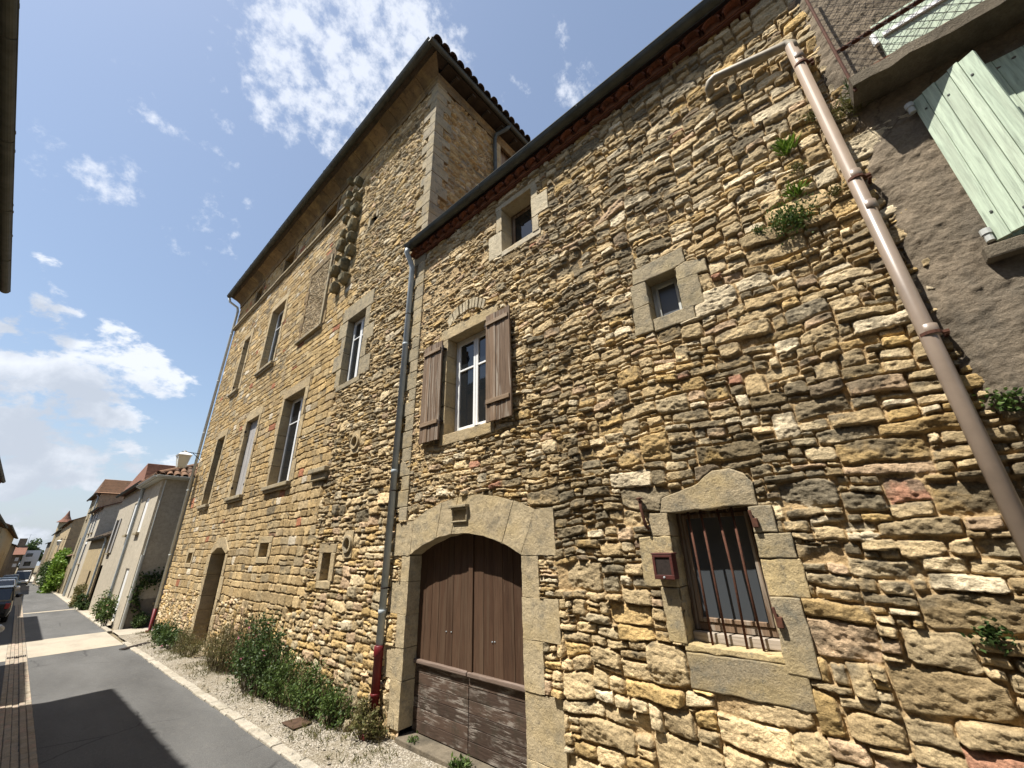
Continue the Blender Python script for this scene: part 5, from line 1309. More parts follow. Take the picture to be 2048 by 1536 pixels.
wallplant(1730, 180, 'wall_plant', 'dark grass hanging in the shade under the ledge', .12, 'leafdark', 150, .11, .09, hang=.2)
wallplant(2010, 800, 'wall_plant', 'trailing green wall plant at the lower edge of the roughcast', .10, 'leaf', 130, .03, .7, hang=.5)
wallplant(1982, 1268, 'wall_plant', 'dark green leafy wall plant low at the right, above the big blocks', .09, 'leafdark', 120, .032, .75, hang=.3)

# ------------------------------------------------------------------ far houses on the same side
class Plane:
    def __init__(s, A, B): s.A = Vector((A[0], A[1], 0)); s.u = (Vector((B[0], B[1], 0))-s.A); s.L = s.u.length; s.u.normalize(); s.n = Vector((s.u.y, -s.u.x, 0))
    def uv(s, px, py):
        r = ray(px, py); t = s.A.dot(s.n)/r.dot(s.n); P = r*t; return ((P-s.A).dot(s.u), P.z+HC)
    def p(s, u, z, off=0): return s.A+s.u*u+s.n*off+Vector((0, 0, z))
    def rect(s, *pts):
        a = [s.uv(*p) for p in pts]; us = sorted(x[0] for x in a); zs = sorted(x[1] for x in a); h = len(a)//2
        return [sum(us[:h])/h, sum(us[h:])/h, sum(zs[:h])/h, sum(zs[h:])/h]
def holed(m, P, u0, u1, z0, z1, holes, depth, sgn):
    "flat wall with rectangular openings and their reveals; sgn: which side the room is"
    us = sorted({u0, u1, *[h[0] for h in holes], *[h[1] for h in holes]}); zs = sorted({z0, z1, *[h[2] for h in holes], *[h[3] for h in holes]})
    us = [u for u in us if u0 <= u <= u1]; zs = [z for z in zs if z0 <= z <= z1]
    for a, b in zip(us, us[1:]):
        for c, d in zip(zs, zs[1:]):
            mu, mz = (a+b)/2, (c+d)/2
            if any(h[0] < mu < h[1] and h[2] < mz < h[3] for h in holes): continue
            m.quad(P.p(a, c), P.p(b, c), P.p(b, d), P.p(a, d))
    for a, b, c, d in holes:
        for (p, q_) in (((a, c), (b, c)), ((b, c), (b, d)), ((b, d), (a, d)), ((a, d), (a, c))): m.quad(P.p(*p), P.p(*q_), P.p(*q_, sgn*depth), P.p(*p, sgn*depth))
def pane(P, h, mat, par, off, name, panels=0):
    m = MB(); a, b, c, d = h
    if panels:
        w_ = (b-a)/panels
        for i in range(panels):
            A = [P.p(a+w_*i+.008, c, off), P.p(a+w_*(i+1)-.008, c, off), P.p(a+w_*(i+1)-.008, d, off), P.p(a+w_*i+.008, d, off)]; B = [v+P.n*.05 for v in A]; m.add(A+B, [(0, 1, 2, 3), (7, 6, 5, 4), (0, 4, 5, 1), (1, 5, 6, 2), (2, 6, 7, 3), (3, 7, 4, 0)])
    else: m.quad(P.p(a, c, off), P.p(b, c, off), P.p(b, d, off), P.p(a, d, off))
    return m.build(name, M[mat], par)
def slab(m, P, a, b, c, d, o0, o1):
    A = [P.p(a, c, o0), P.p(b, c, o0), P.p(b, d, o0), P.p(a, d, o0)]; B = [P.p(a, c, o1), P.p(b, c, o1), P.p(b, d, o1), P.p(a, d, o1)]
    m.add(A+B, [(0, 1, 2, 3), (7, 6, 5, 4), (0, 4, 5, 1), (1, 5, 6, 2), (2, 6, 7, 3), (3, 7, 4, 0)])
def tiled(m, A, B, up, L, q, pitch=.22, r=.105, n=5):
    "rows of canal tiles from the eave A-B up the slope"
    A, B, up = Vector(A), Vector(B), Vector(up).normalized(); u = (B-A); W_ = u.length; u.normalize(); nn = u.cross(up)
    if nn.z < 0: nn = -nn
    k = pitch*.5
    while k < W_:
        s_ = -q.uniform(.04, .08); 
        while s_ < L-.1:
            e = min(s_+q.uniform(.40, .46), L); a = A+u*k+up*s_+nn*.022; b = A+u*k+up*(e+.04)+nn*.002; m.half(a, b, r, nn, n, .014, r*.88); s_ = e
        k += pitch
    m.quad(A, B, B+up*L, A+up*L)
M['cream_wall'] = m_render('cream_render', (.47,.42,.33), (.36,.30,.22), 1, .12, .45)
def house(label, A, B, zeave, mat, rmat, depth=7.0, wins=(), cat='house', pitch=.40, over=.30, tiles=False, base=None, ridge_drop=0, group='houses down the street', pipe=None, sidemat=None, simple=False, flat=False, chimney=None, winmat='dim_glass', shut=None, roof='gable', apex=None):
    """house whose street front runs from A (near end) to B (far end); wins: (rect, kind)"""
    P = Plane(A, B); z0 = min(gz(A[1]), gz(B[1]))-.6; r = thing('village_house', label, cat, (A[0], A[1], gz(A[1])), group); q = random.Random(int(A[1]*10))
    ins = -1 if P.n.x > 0 else 1                      # towards the street is -X
    back = Vector((1, 0, 0)); m = MB()
    holed(m, P, 0, P.L, z0, zeave, [w_[0] for w_ in wins], .16, -P.n.x/abs(P.n.x)*-1 if False else (1 if P.n.x > 0 else -1))
    a0, a1, b1, b0 = (Vector((A[0], A[1], 0)), Vector((A[0]+depth, A[1], 0)), Vector((B[0]+depth, B[1], 0)), Vector((B[0], B[1], 0))); Z = lambda v, z: Vector((v.x, v.y, z))
    m.quad(Z(a0, z0), Z(a1, z0), Z(a1, zeave), Z(a0, zeave)); m.quad(Z(b0, z0), Z(b1, z0), Z(b1, zeave), Z(b0, zeave)); m.quad(Z(a1, z0), Z(b1, z0), Z(b1, zeave), Z(a1, zeave))
    rz = zeave+depth/2*pitch
    if roof == 'gable': m.add([Z(a0, zeave), Z(a1, zeave), Z((a0+a1)/2, rz)], [(0, 1, 2)]); m.add([Z(b0, zeave), Z(b1, zeave), Z((b0+b1)/2, rz)], [(0, 1, 2)])
    if roof == 'lean':
        zr_ = zeave+depth*pitch; m.add([Z(a0, zeave), Z(a1, zeave), Z(a1, zr_)], [(0, 1, 2)]); m.add([Z(b0, zeave), Z(b1, zeave), Z(b1, zr_)], [(0, 1, 2)]); m.quad(Z(a1, zeave), Z(b1, zeave), Z(b1, zr_), Z(a1, zr_))
    wl_ = m.build('wall', M[mat], r)
    sg = 1 if P.n.x > 0 else -1
    for h, kind in wins:
        if kind == 'shutters': f = pane(P, h, shut or 'white', r, sg*.05, 'closed_shutters', 4)
        elif kind == 'door': f = pane(P, h, 'door', r, sg*.13, 'door', 4)
        elif kind == 'open':
            f = pane(P, h, winmat, r, sg*.13, 'window')
            w_ = (h[1]-h[0])*.5
            for (a, b) in ((h[0]-w_, h[0]-.02), (h[1]+.02, h[1]+w_)):
                m = MB(); slab(m, P, a, b, h[2], h[3], -sg*.05, -sg*.01); m.build('shutter', M[shut or 'greywood'], f)
        else: f = pane(P, h, winmat, r, sg*.13, 'window')
        if kind != 'door': m = MB(); slab(m, P, h[0]-.08, h[1]+.08, h[2]-.09, h[2]-.005, -sg*.10, sg*.05); m.build('sill', M['dress_grey'], f)
        if kind == 'framed':
            m = MB()
            for (a, b, c, d) in ((h[0]-.16, h[0], h[2], h[3]), (h[1], h[1]+.16, h[2], h[3]), (h[0]-.16, h[1]+.16, h[3], h[3]+.2)): slab(m, P, a, b, c, d, -sg*.02, sg*.02)
            m.build('frame', M['white'], f)
    # roof
    ov = Vector((-over, 0, -over*pitch)); u = P.u*over*.6; m = MB(); up = Vector((1, 0, pitch)); L = (depth/2+over)*math.hypot(1, pitch)
    e0, e1 = Z(a0, zeave)+ov-u+Vector((0, 0, .06)), Z(b0, zeave)+ov+u*.2+Vector((0, 0, .06))
    if roof == 'lean': L = (depth+over)*math.hypot(1, pitch)
    if roof == 'hip':
        za = apex or zeave+P.L/2*pitch; e0 = Z(a0, zeave)+Vector((-over, -over, .05)); e1 = Z(b0, zeave)+Vector((-over, over, .05)); f0, f1 = e0+Vector((depth+over, 0, 0)), e1+Vector((depth+over, 0, 0))
        A0 = (e0+e1)/2; A0.z = za; A1 = Vector((A0.x+depth-1, A0.y, za)); A0.x += .40
        m.add([e0, e1, A0], [(0, 1, 2)]); m.quad(e0, A0, A1, f0); m.quad(e1, A0, A1, f1); m.add([f0, f1, A1], [(0, 1, 2)]); m.quad(e0, e1, f1, f0)
        sl_ = Vector((0, (A0.y-e0.y), za-e0.z)); n_ = int(sl_.length/.30)
        for k in range(1, n_): t = k/n_; m.bar(e0.lerp(A0, t)+Vector((0, -.02, .02)), f0.lerp(A1, t)+Vector((0, -.02, .02)), .05, .03)
    elif tiles: tiled(m, e0, e1, up, L, q)
    else: m.quad(e0, e1, e1+up.normalized()*L, e0+up.normalized()*L)
    t = Vector((0, 0, -.07)); m.quad(e0, e1, e1+t, e0+t)
    if roof != 'hip': m.quad(e0+t, e1+t, e1+t+up.normalized()*L, e0+t+up.normalized()*L)
    g0, g1 = e0+up.normalized()*L, e1+up.normalized()*L; dn = Vector((1, 0, -pitch)).normalized()
    if roof == 'gable': m.quad(g0, g1, g1+dn*L, g0+dn*L)
    if roof != 'hip': m.add([e0, e0+t, g0+t, g0], [(0, 1, 2, 3)])
    m.build('roof', M[rmat], r)
    gutter(r, e0+Vector((-.05, 0, -.02)), e1+Vector((-.05, 0, -.02)), .07, M['zincdark'], Vector((-1, 0, 0)))
    if pipe is not None:
        pp = P.p(pipe, 0, -sg*.07); m = MB(); m.tube([Z(pp, zeave-.35)+Vector((-over*.5, 0, .3)), Z(pp, zeave-.25), Z(pp, gz(pp.y))], .05, 8); m.build('downpipe', M['zinc'], r)
    if chimney:
        cx, cy, ch, ww = chimney; m = MB(); m.box(cx-ww, cx+ww, cy-ww, cy+ww, zeave, ch); m.box(cx-ww-.05, cx+ww+.05, cy-ww-.05, cy+ww+.05, ch, ch+.08)
        for k in (-1, 1): m.tube([(cx+k*ww*.45, cy, ch+.08), (cx+k*ww*.45, cy, ch+.38)], .09, 8)
        m.build('chimney', M['roughcast'], r)
    return r, P
X1 = .822*D; Y1, Y2, Y3, Y4, Y5, Y6 = 6.04*D, 7.16*D, 8.83*D, 11.7*D, 14.8*D, 18.5*D
# H1 - beige rendered house beside the side street
z1e = HC+.795*D
P1 = Plane((X1, Y1), (X1, Y2))
r1 = P1.rect((292, 996.5), (300.5, 993), (282, 1059.5), (273, 1064.5)); r2 = P1.rect((270, 1009), (276, 1006), (257, 1069.5), (250, 1073)); r3 = P1.rect((247.5, 1142.5), (255, 1142), (238, 1218), (222, 1245))
zz0 = (r1[2]+r2[2])/2; zz1 = (r1[3]+r2[3])/2
for r in (r1, r2): r[2], r[3] = zz0, zz1; c = (r[0]+r[1])/2; r[0], r[1] = c-.42, c+.42
c = (r3[0]+r3[1])/2; r3 = [c-.42, c+.42, gz(Y1)+.12, max(r3[3], gz(Y1)+2.0)]
h1 = thing('village_house', 'beige rendered house with closed white shutters at the side street corner', 'house', (X1, Y1, gz(Y1)), 'houses down the street')
m = MB(); z0 = gz(Y2)-.6; holed(m, P1, 0, P1.L, z0, z1e, [r1, r2, r3], .12, 1 if P1.n.x > 0 else -1); sg = 1 if P1.n.x > 0 else -1
XB = X1+6.2; m.quad((X1, Y2, z0), (XB, Y2, z0), (XB, Y2, z1e), (X1, Y2, z1e)); m.quad((XB, Y1, z0), (XB, Y2, z0), (XB, Y2, z1e), (XB, Y1, z1e))
PS = Plane((X1, Y1), (XB, Y1)); rs_ = PS.rect((326, 1134), (341, 1133), (338, 1202), (313, 1202)); rs_[1] = rs_[0]+.75
holed(m, PS, 0, PS.L, z0, z1e, [rs_], .12, 1 if PS.n.y > 0 else -1); sgs = 1 if PS.n.y > 0 else -1
m.build('wall', M['beige'], h1)
for r in (r1, r2): f = pane(P1, r, 'white', h1, sg*.03, 'closed_shutters', 2); m = MB(); slab(m, P1, r[0]-.06, r[1]+.06, r[2]-.10, r[2]-.005, -sg*.11, sg*.05); m.build('sill', M['dress_grey'], f)
pane(P1, r3, 'white', h1, sg*.04, 'shuttered_door', 2)
f = pane(PS, rs_, 'greywood', h1, sgs*.03, 'closed_shutters', 2); m = MB(); slab(m, PS, rs_[0]-.06, rs_[1]+.06, rs_[2]-.10, rs_[2]-.005, -sgs*.11, sgs*.05); m.build('sill', M['dress_grey'], f)
m = MB(); zp = zat(X1+.6, Y1, 1215); slab(m, PS, .02, PS.L, z0, gz(Y1)+.95, -sgs*.015, sgs*.01); m.build('plinth', M['darkbase'], h1)
m = MB(); q = random.Random(1); s2 = .48; e = .22; tx = 3.1
x0_, y0_, zr0 = X1-e, Y1-e, z1e+.10; RX_ = 3.4; k = math.hypot(1, s2)
m.add([(x0_, y0_, zr0), (XB+.2, y0_, zr0), (XB+.2, y0_+RX_, zr0+RX_*s2), (x0_+RX_, y0_+RX_, zr0+RX_*s2)], [(0, 1, 2, 3)])
m.add([(x0_, y0_, zr0), (x0_+RX_, y0_+RX_, zr0+RX_*s2), (x0_+RX_, Y2+.1, zr0+RX_*s2), (x0_, Y2+.1, zr0)], [(0, 1, 2, 3)])
def tilecol(o, up, run):
    s_ = -.06
    while s_ < run-.1:
        t_ = min(s_+q.uniform(.38, .46), run); P_ = Vector(o)+Vector(up)*s_; Q_ = Vector(o)+Vector(up)*(t_+.05); m.half(P_+Vector((0, 0, .03)), Q_+Vector((0, 0, .012)), .115, Vector((0, 0, 1)), 6, .016, .10); s_ = t_
x = x0_+.12
while x < XB: tilecol((x, y0_, zr0), (0, 1, s2), min(x-x0_, RX_)); x += .25
y = y0_+.12
while y < Y2: tilecol((x0_, y, zr0), (1, 0, s2), min(y-y0_, RX_)); y += .25
m.half((X1-e, Y1-e, z1e+.15), (X1+2.6, Y1+2.6, z1e+.18+2.8*s2), .12, Vector((0, 0, 1)), 6); m.build('roof', M['browntile'], h1)
m = MB(); m.box(X1-e, XB, Y1-e, Y2+.1, z1e-.0, z1e+.09); m.build('eave_board', M['paleplastic'], h1)
gutter(h1, (X1-e-.05, Y1-e-.05, z1e+.09), (X1-e-.05, Y2, z1e+.09), .07, M['paleplastic'], Vector((-1, 0, 0))); gutter(h1, (X1-e-.05, Y1-e-.05, z1e+.09), (XB, Y1-e-.05, z1e+.09), .07, M['paleplastic'], Vector((0, -1, 0)))
m = MB(); xq = X1+.10; m.tube([(xq, Y1-.06, z1e-.05), (xq, Y1-.06, gz(Y1)+2.45)], .022, 6); pq = m.build('thin_pipe', M['paleplastic'], h1); m = MB(); m.tube([(xq-.03, Y1-.08, gz(Y1)+2.5), (xq-.03, Y1-.08, gz(Y1)+.02)], .055, 8); m.build('pipe_guard', M['paleplastic'], pq)
m = MB(); m.tube([(X1-.12, Y2-.15, z1e), (X1-.07, Y2-.1, z1e-.35), (X1-.07, Y2-.1, gz(Y2))], .05, 8); m.build('downpipe', M['zinc'], h1)
cx, cy = X1+2.2, Y1+1.6; ch = zat(cx, cy, 912); m = MB(); m.box(cx-.3, cx+.3, cy-.3, cy+.3, z1e, ch); m.box(cx-.36, cx+.36, cy-.36, cy+.36, ch, ch+.07)
for k in (-1, 1): m.tube([(cx+k*.14, cy, ch+.07), (cx+k*.14, cy, ch+.40)], .09, 8)
m.build('chimney', M['roughcast'], h1)
# H2 - higher house with a red-brown hipped roof
Y3 = 9.3*D; z2e = HC+.88*D; P2 = Plane((X1+.05, Y2), (X1+.05, Y3))
w2 = P2.rect((234, 1041), (243, 1038), (222.5, 1105), (215, 1106)); c = (w2[0]+w2[1])/2; w2[0], w2[1] = c-.5, c+.5
dw = [w2[0]+1.2, w2[0]+2.4, gz(Y3)-.05, gz(Y3)+2.2]
h2, _ = house('taller pale house with a steep red-brown hipped roof and narrow grey shutters', (X1+.05, Y2), (X1+.05, Y3), z2e, 'beige', 'redtile', 9.5, [(w2, 'open'), (dw, 'door')], over=.22, pipe=.25, roof='hip', apex=zat(X1+.12, (Y2+Y3)/2, 926))
# low stone annex, narrow house behind it, then the taller ones
YA, YB_, YC, YD, YE, YF = 12.0*D, 13.9*D, 16.0*D, 21.3*D, 28*D, 35*D
z3e = zat(X1, 9.9*D, 1074); P3 = Plane((X1-.02, Y3), (X1-.02, YA)); d3 = [3.2, 4.2, gz(YA)-.1, gz(YA)+2.0]
house('low stone house with a small dark tiled lean-to roof and a narrow door', (X1-.02, Y3), (X1-.02, YA), z3e, 'dress_gold', 'darktile', 5, [(d3, 'door')], over=.15, tiles=True, pipe=.15, roof='lean', pitch=.55)
zb = gz(YB_); z4e = HC+.93*D; P4 = Plane((X1+.03, YA), (X1+.03, YB_))
w4 = [2.0, 3.0, zb+4.6, zb+6.3]
house('narrow cream house with white window surrounds behind the stone annex', (X1+.03, YA), (X1+.03, YB_), z4e, 'cream_wall', 'redtile', 7, [(w4, 'framed'), ([4.2, 5.2, zb+4.6, zb+6.3], 'framed'), ([3.4, 4.6, zb+2.4, zb+3.8], 'framed'), ([3.2, 4.2, zb, zb+2.1], 'door')], over=.25, pipe=6.4)
zb = gz(YC); z5e = HC+1.37*D
house('tall old stone house rising behind the cream house', (X1+.02, YB_), (X1+.02, YC), z5e, 'dress_grey', 'browntile', 8, [([1.2, 2.0, zb+6.2, zb+7.6], 'plain'), ([4.6, 5.4, zb+6.2, zb+7.6], 'plain'), ([1.2, 2.0, zb+3.2, zb+4.6], 'open'), ([4.6, 5.4, zb+3.2, zb+4.6], 'plain'), ([2.8, 3.8, zb, zb+2.1], 'door')], over=.25, pipe=.4, roof='hip', pitch=.45)
zb = gz(YD)
house('low garden house hidden under the lime-green creeper', (X1, YC), (X1, YD), zb+3.6, 'dress_gold', 'browntile', 5, [([8, 9, zb+.9, zb+2.2], 'plain')], pitch=.4, over=.2)
zb = gz(YE)
house('ochre stone house beyond the leafy creeper', (X1, YD), (X1, YE), HC+1.17*D, 'dress_gold', 'browntile', 8, [([4, 5, zb+5, zb+6.6], 'plain'), ([12, 13, zb+5, zb+6.6], 'open'), ([9, 10, zb+1.6, zb+3.2], 'plain'), ([18, 19, zb+2, zb+3.6], 'plain')], pitch=.45, over=.25)
zb = gz(YF)
h8, _ = house('far stone house joined to the slim pointed turret', (X1-.02, YE), (X1-.02, YF), HC+1.10*D, 'dress_grey', 'zincdark', 8, [([4, 5, zb+4, zb+5.6], 'plain'), ([12, 13, zb+4, zb+5.6], 'plain'), ([8, 9, zb+1, zb+2.6], 'open')], pitch=.45, over=.25)
ty = 31.5*D; tx = X1+.45; zt0 = zat(tx, ty, 1043); ztip = zat(tx, ty, 1021); rt = .78; m = MB(); m.lathe((tx, ty, gz(ty)-.5), [(rt, 0), (rt, zt0-gz(ty)+.5)], 14)
tr = m.build('turret', M['dress_gold'], h8); ht_ = ztip-zt0; m = MB(); m.lathe((tx, ty, zt0), [(rt+.4, -.15), (rt*.85, ht_*.18), (rt*.42, ht_*.52), (.08, ht_*.92), (.02, ht_)], 14); m.build('turret_roof', M['redtile'], tr)
house('farthest house of the right-hand row, low and dark', (X1-.05, YF), (X1-.15, 39.5*D), HC+.75*D, 'roughcast', 'darktile', 8, [([6, 7, gz(YF)+1, gz(YF)+2.5], 'plain')], pitch=.45)
# end of the street: modern white block and gabled stone house
ye = 41*D
e1 = thing('modern_house', 'white modern block with two dark horizontal windows closing the street', 'house', (.35*D, ye, gz(ye)), 'houses closing the street')
c = ray(34, 1142); t = ye/c.y; xa = c.x*t; c = ray(78, 1115); xb = c.x*ye/c.y; zt_ = zat(0, ye, 1101); zb = gz(ye)-.5; z_w = zat(0, ye, 1137)
PE = Plane((xa, ye), (xb, ye)); sg = 1 if PE.n.y > 0 else -1
wa = PE.rect((53, 1106), (66, 1107), (65, 1114), (52, 1113)); wb = PE.rect((48, 1123), (62, 1123), (60, 1132), (46, 1132))
m = MB(); holed(m, PE, 0, PE.L, z_w, zt_, [wa, wb], .25, sg); m.quad(PE.p(0, z_w), PE.p(0, z_w, sg*9), PE.p(0, zt_, sg*9), PE.p(0, zt_)); m.quad(PE.p(PE.L, z_w), PE.p(PE.L, z_w, sg*9), PE.p(PE.L, zt_, sg*9), PE.p(PE.L, zt_)); m.quad(PE.p(0, zt_), PE.p(PE.L, zt_), PE.p(PE.L, zt_, sg*9), PE.p(0, zt_, sg*9)); m.build('wall', M['white'], e1)
m = MB(); slab(m, PE, 0, PE.L, zb, z_w, sg*.05, sg*8); m.build('base_wall', M['dress_grey'], e1)
for k in (wa, wb): pane(PE, k, 'glass', e1, sg*.2, 'window')
e2 = thing('gabled_house', 'brown stone house with chimney and aerial left of the white modern block', 'house', (-.2*D, ye-2, gz(ye)), 'houses closing the street')
y_ = ye-3; xl = -.75*D; xr = ray(36, 1130).x*y_/ray(36, 1130).y; zt_ = zat(0, y_, 1108); PG = Plane((xl, y_), (xr, y_)); sg = 1 if PG.n.y > 0 else -1
wa = PG.rect((30, 1115), (38, 1115), (36, 1122), (29, 1122)); wb = PG.rect((25, 1127), (33, 1127), (32, 1134), (24, 1134))
m = MB(); holed(m, PG, 0, PG.L, zb, zt_, [wa, wb], .2, sg); m.quad(PG.p(PG.L, zb), PG.p(PG.L, zb, sg*8), PG.p(PG.L, zt_, sg*8), PG.p(PG.L, zt_)); m.build('wall', M['roughcast'], e2)
for k in (wa, wb): pane(PG, k, 'white', e2, sg*.1, 'closed_shutters', 2)
m = MB(); zr = zat(0, y_+4, 1092); m.quad((xl, y_-.4, zt_-.1), (xr+.4, y_-.4, zt_-.1), (xr+.4, y_+4, zr), (xl, y_+4, zr)); m.quad((xl, y_+8.4, zt_-.1), (xr+.4, y_+8.4, zt_-.1), (xr+.4, y_+4, zr), (xl, y_+4, zr)); m.add([(xr+.4, y_-.4, zt_-.1), (xr+.4, y_+8.4, zt_-.1), (xr+.4, y_+4, zr)], [(0, 1, 2)]); m.build('roof', M['redtile'], e2)
cc = ray(45, 1085); cx = cc.x*(y_+4)/cc.y; m = MB(); m.box(cx-.6, cx+.6, y_+3.5, y_+4.5, zr-2, zat(cx, y_+4, 1077)); m.build('chimney', M['roughcast'], e2)
za = zat(cx, y_+4, 1068); m = MB(); m.tube([(cx+.8, y_+4, zr-1), (cx+.8, y_+4, za)], .03, 5); m.tube([(cx-.2, y_+4, za-.2), (cx+1.8, y_+4, za-.2)], .02, 5); m.build('aerial', M['zinc'], e2)
def tree(label, c, rad, ht, seed, mat='leafdark', group=None):
    q = random.Random(seed); r = thing('tree', label, 'tree', c, group); C_ = Vector(c); m = MB(); m.tube([C_, C_+Vector((.1, 0, ht*.45)), C_+Vector((0, 0, ht*.8))], .2, 7, True, [.28, .18, .06])
    for k in range(7): a = q.uniform(0, 6.28); m.tube([C_+Vector((0, 0, ht*q.uniform(.3, .6))), C_+Vector((math.cos(a)*rad*.7, math.sin(a)*rad*.7, ht*q.uniform(.6, .9)))], .06, 5)
    m.build('trunk', M['stem'], r); m = MB(True)
    cl = [(C_+Vector((q.gauss(0, rad*.42), q.gauss(0, rad*.42), ht*(.66+q.gauss(0, .14)))), q.uniform(.25, .5)*rad) for _ in range(26)]
    for c_, rr in cl:
        for i in range(160): d = rdir(q, 0); leaf(m, c_+d*rr*q.uniform(.3, 1.05), .55, .4, rdir(q, .2), q)
    m.build('crown', M[mat], r)
cc = ray(62, 1092); yt = ye+14; tree('dark leafy tree above the roofs at the end of the street', (cc.x*yt/cc.y, yt, gz(yt)), 2.6, zat(cc.x*yt/cc.y, yt, 1082)-gz(yt), 4)
# ------------------------------------------------------------------ houses on the left
def lefthouse(label, x0a, x0b, ya, yb, zeave, over, mat, rmat, wins=(), ridge=None, chim=(), pitch=.45, depth=8):
    "front on X = x0 facing the street (+X), eave running from ya to yb"
    r = thing('village_house', label, 'house', (x0a, ya, gz(ya)), 'houses on the left side'); m = MB(); z0 = gz(yb)-.6; P = Plane((x0a, ya), (x0b, yb)); sg = -1 if P.n.x > 0 else 1
    holed(m, P, 0, P.L, z0, zeave, [w_[0] for w_ in wins], .18, sg)
    for x, y in ((x0a, ya), (x0b, yb)):
        m.quad((x, y, z0), (x-depth, y, z0), (x-depth, y, zeave), (x, y, zeave)); m.add([(x, y, zeave), (x-depth, y, zeave), (x-depth/2, y, zeave+depth/2*pitch)], [(0, 1, 2)])
    m.quad((x0a-depth, ya, z0), (x0b-depth, yb, z0), (x0b-depth, yb, zeave), (x0a-depth, ya, zeave)); m.build('wall', M[mat], r)
    for h, kind in wins:
        f = pane(P, h, {'door': 'door', 'shutters': 'oldwood'}.get(kind, 'glass'), r, sg*.13, 'door' if kind == 'door' else 'window', 0 if kind == 'glass' else 4)
        if kind != 'door':
            m = MB(); slab(m, P, h[0]-.14, h[1]+.14, h[3], h[3]+.2, -sg*.02, sg*.02); m.build('lintel', M['dress_gold'], f); m = MB(); slab(m, P, h[0]-.1, h[1]+.1, h[2]-.12, h[2], -sg*.06, sg*.02); m.build('sill', M['dress_gold'], f)
    m = MB(); a = Vector((x0a+over, ya-.15, zeave)); b = Vector((x0b+over, yb+.15, zeave)); up = Vector((-1, 0, pitch)).normalized(); L = (depth/2+over)*math.hypot(1, pitch); t = Vector((0, 0, -.12))
    q = random.Random(int(ya)+3); tiled(m, a+Vector((0, 0, .02)), b+Vector((0, 0, .02)), up, min(L, 1.2), q) if ya < 6*D else None
    m.quad(a, b, b+up*L, a+up*L); m.quad(a+t, b+t, b+t+up*L, a+t+up*L); m.quad(a, b, b+t, a+t); m.quad(b, b+t, b+t+up*L, b+up*L); m.quad(a, a+t, a+t+up*L, a+up*L)
    dn = Vector((-1, 0, -pitch)).normalized(); m.quad(a+up*L, b+up*L, b+up*L+dn*L, a+up*L+dn*L); m.build('roof', M[rmat], r)
    gutter(r, a+Vector((.06, 0, -.02)), b+Vector((.06, 0, -.02)), .075, M['zincdark'], (b-a).normalized().cross(Vector((0, 0, 1))))
    for cx, cy, cz, w_ in chim:
        m = MB(); m.box(cx-w_, cx+w_, cy-w_, cy+w_, zeave, cz); m.box(cx-w_-.06, cx+w_+.06, cy-w_-.06, cy+w_+.06, cz, cz+.12); m.build('chimney', M['dress_grey'], r)
    return r
zL = HC+1.545*D
def lw(a, z, w=1.0, h=1.6, k='glass'): return ([a, a+w, HC+z*D, HC+z*D+h], k)
lefthouse('near house on the left whose dark eave runs down the photo edge', -.56*D, -.67*D, -1.6*D, 3.66*D, zL, .155*D-.08, 'beige', 'darktile',
          [lw(2, -.05), lw(5.5, -.05), lw(9, -.05), lw(13, -.05), lw(16.4, -.05, 1), lw(2, .75), lw(5.5, .75), lw(9, .75), lw(13, .75), lw(16.4, .75), lw(6, -.62, 1.1, 2.1, 'door'), lw(11, -.62, 1.1, 2.1, 'door')])
zm = HC+.55*D; 
lefthouse('low house on the left behind the parked car', -.78*D, -.78*D, 3.75*D, 5.05*D, HC+1.15*D, .12*D, 'beige', 'browntile', [lw(1.5, -.1)])
# roof edge whose shadow falls on the setts further on
lefthouse('middle house on the left with reddish roof edge', -.62*D, -.62*D, 6.35*D, 9.3*D, HC+1.02*D, .12*D, 'dress_gold', 'redtile', [lw(2, 0), lw(6, 0), lw(10, 0)], pitch=.5)
lefthouse('stone house on the left beyond the reddish roof', -.62*D, -.60*D, 9.5*D, 17*D, HC+.72*D, .10*D, 'dress_grey', 'browntile', [lw(4, -.2), lw(10, -.2), lw(16, -.2)])
lefthouse('far stone house on the left with two chimneys', -.56*D, -.52*D, 17.2*D, 30*D, HC+.80*D, .10*D, 'dress_gold', 'browntile', [lw(6, -.3), lw(16, -.3), lw(30, -.3)], chim=[(-.75*D, 22*D, zat(-.75*D, 22*D, 1060), .45), (-.7*D, 29*D, zat(-.7*D, 29*D, 1070), .5)])
lefthouse('farthest dark house of the left-hand row', -.52*D, -.46*D, 30.2*D, 39*D, HC+.55*D, .10*D, 'roughcast', 'darktile', [lw(8, -.8)])
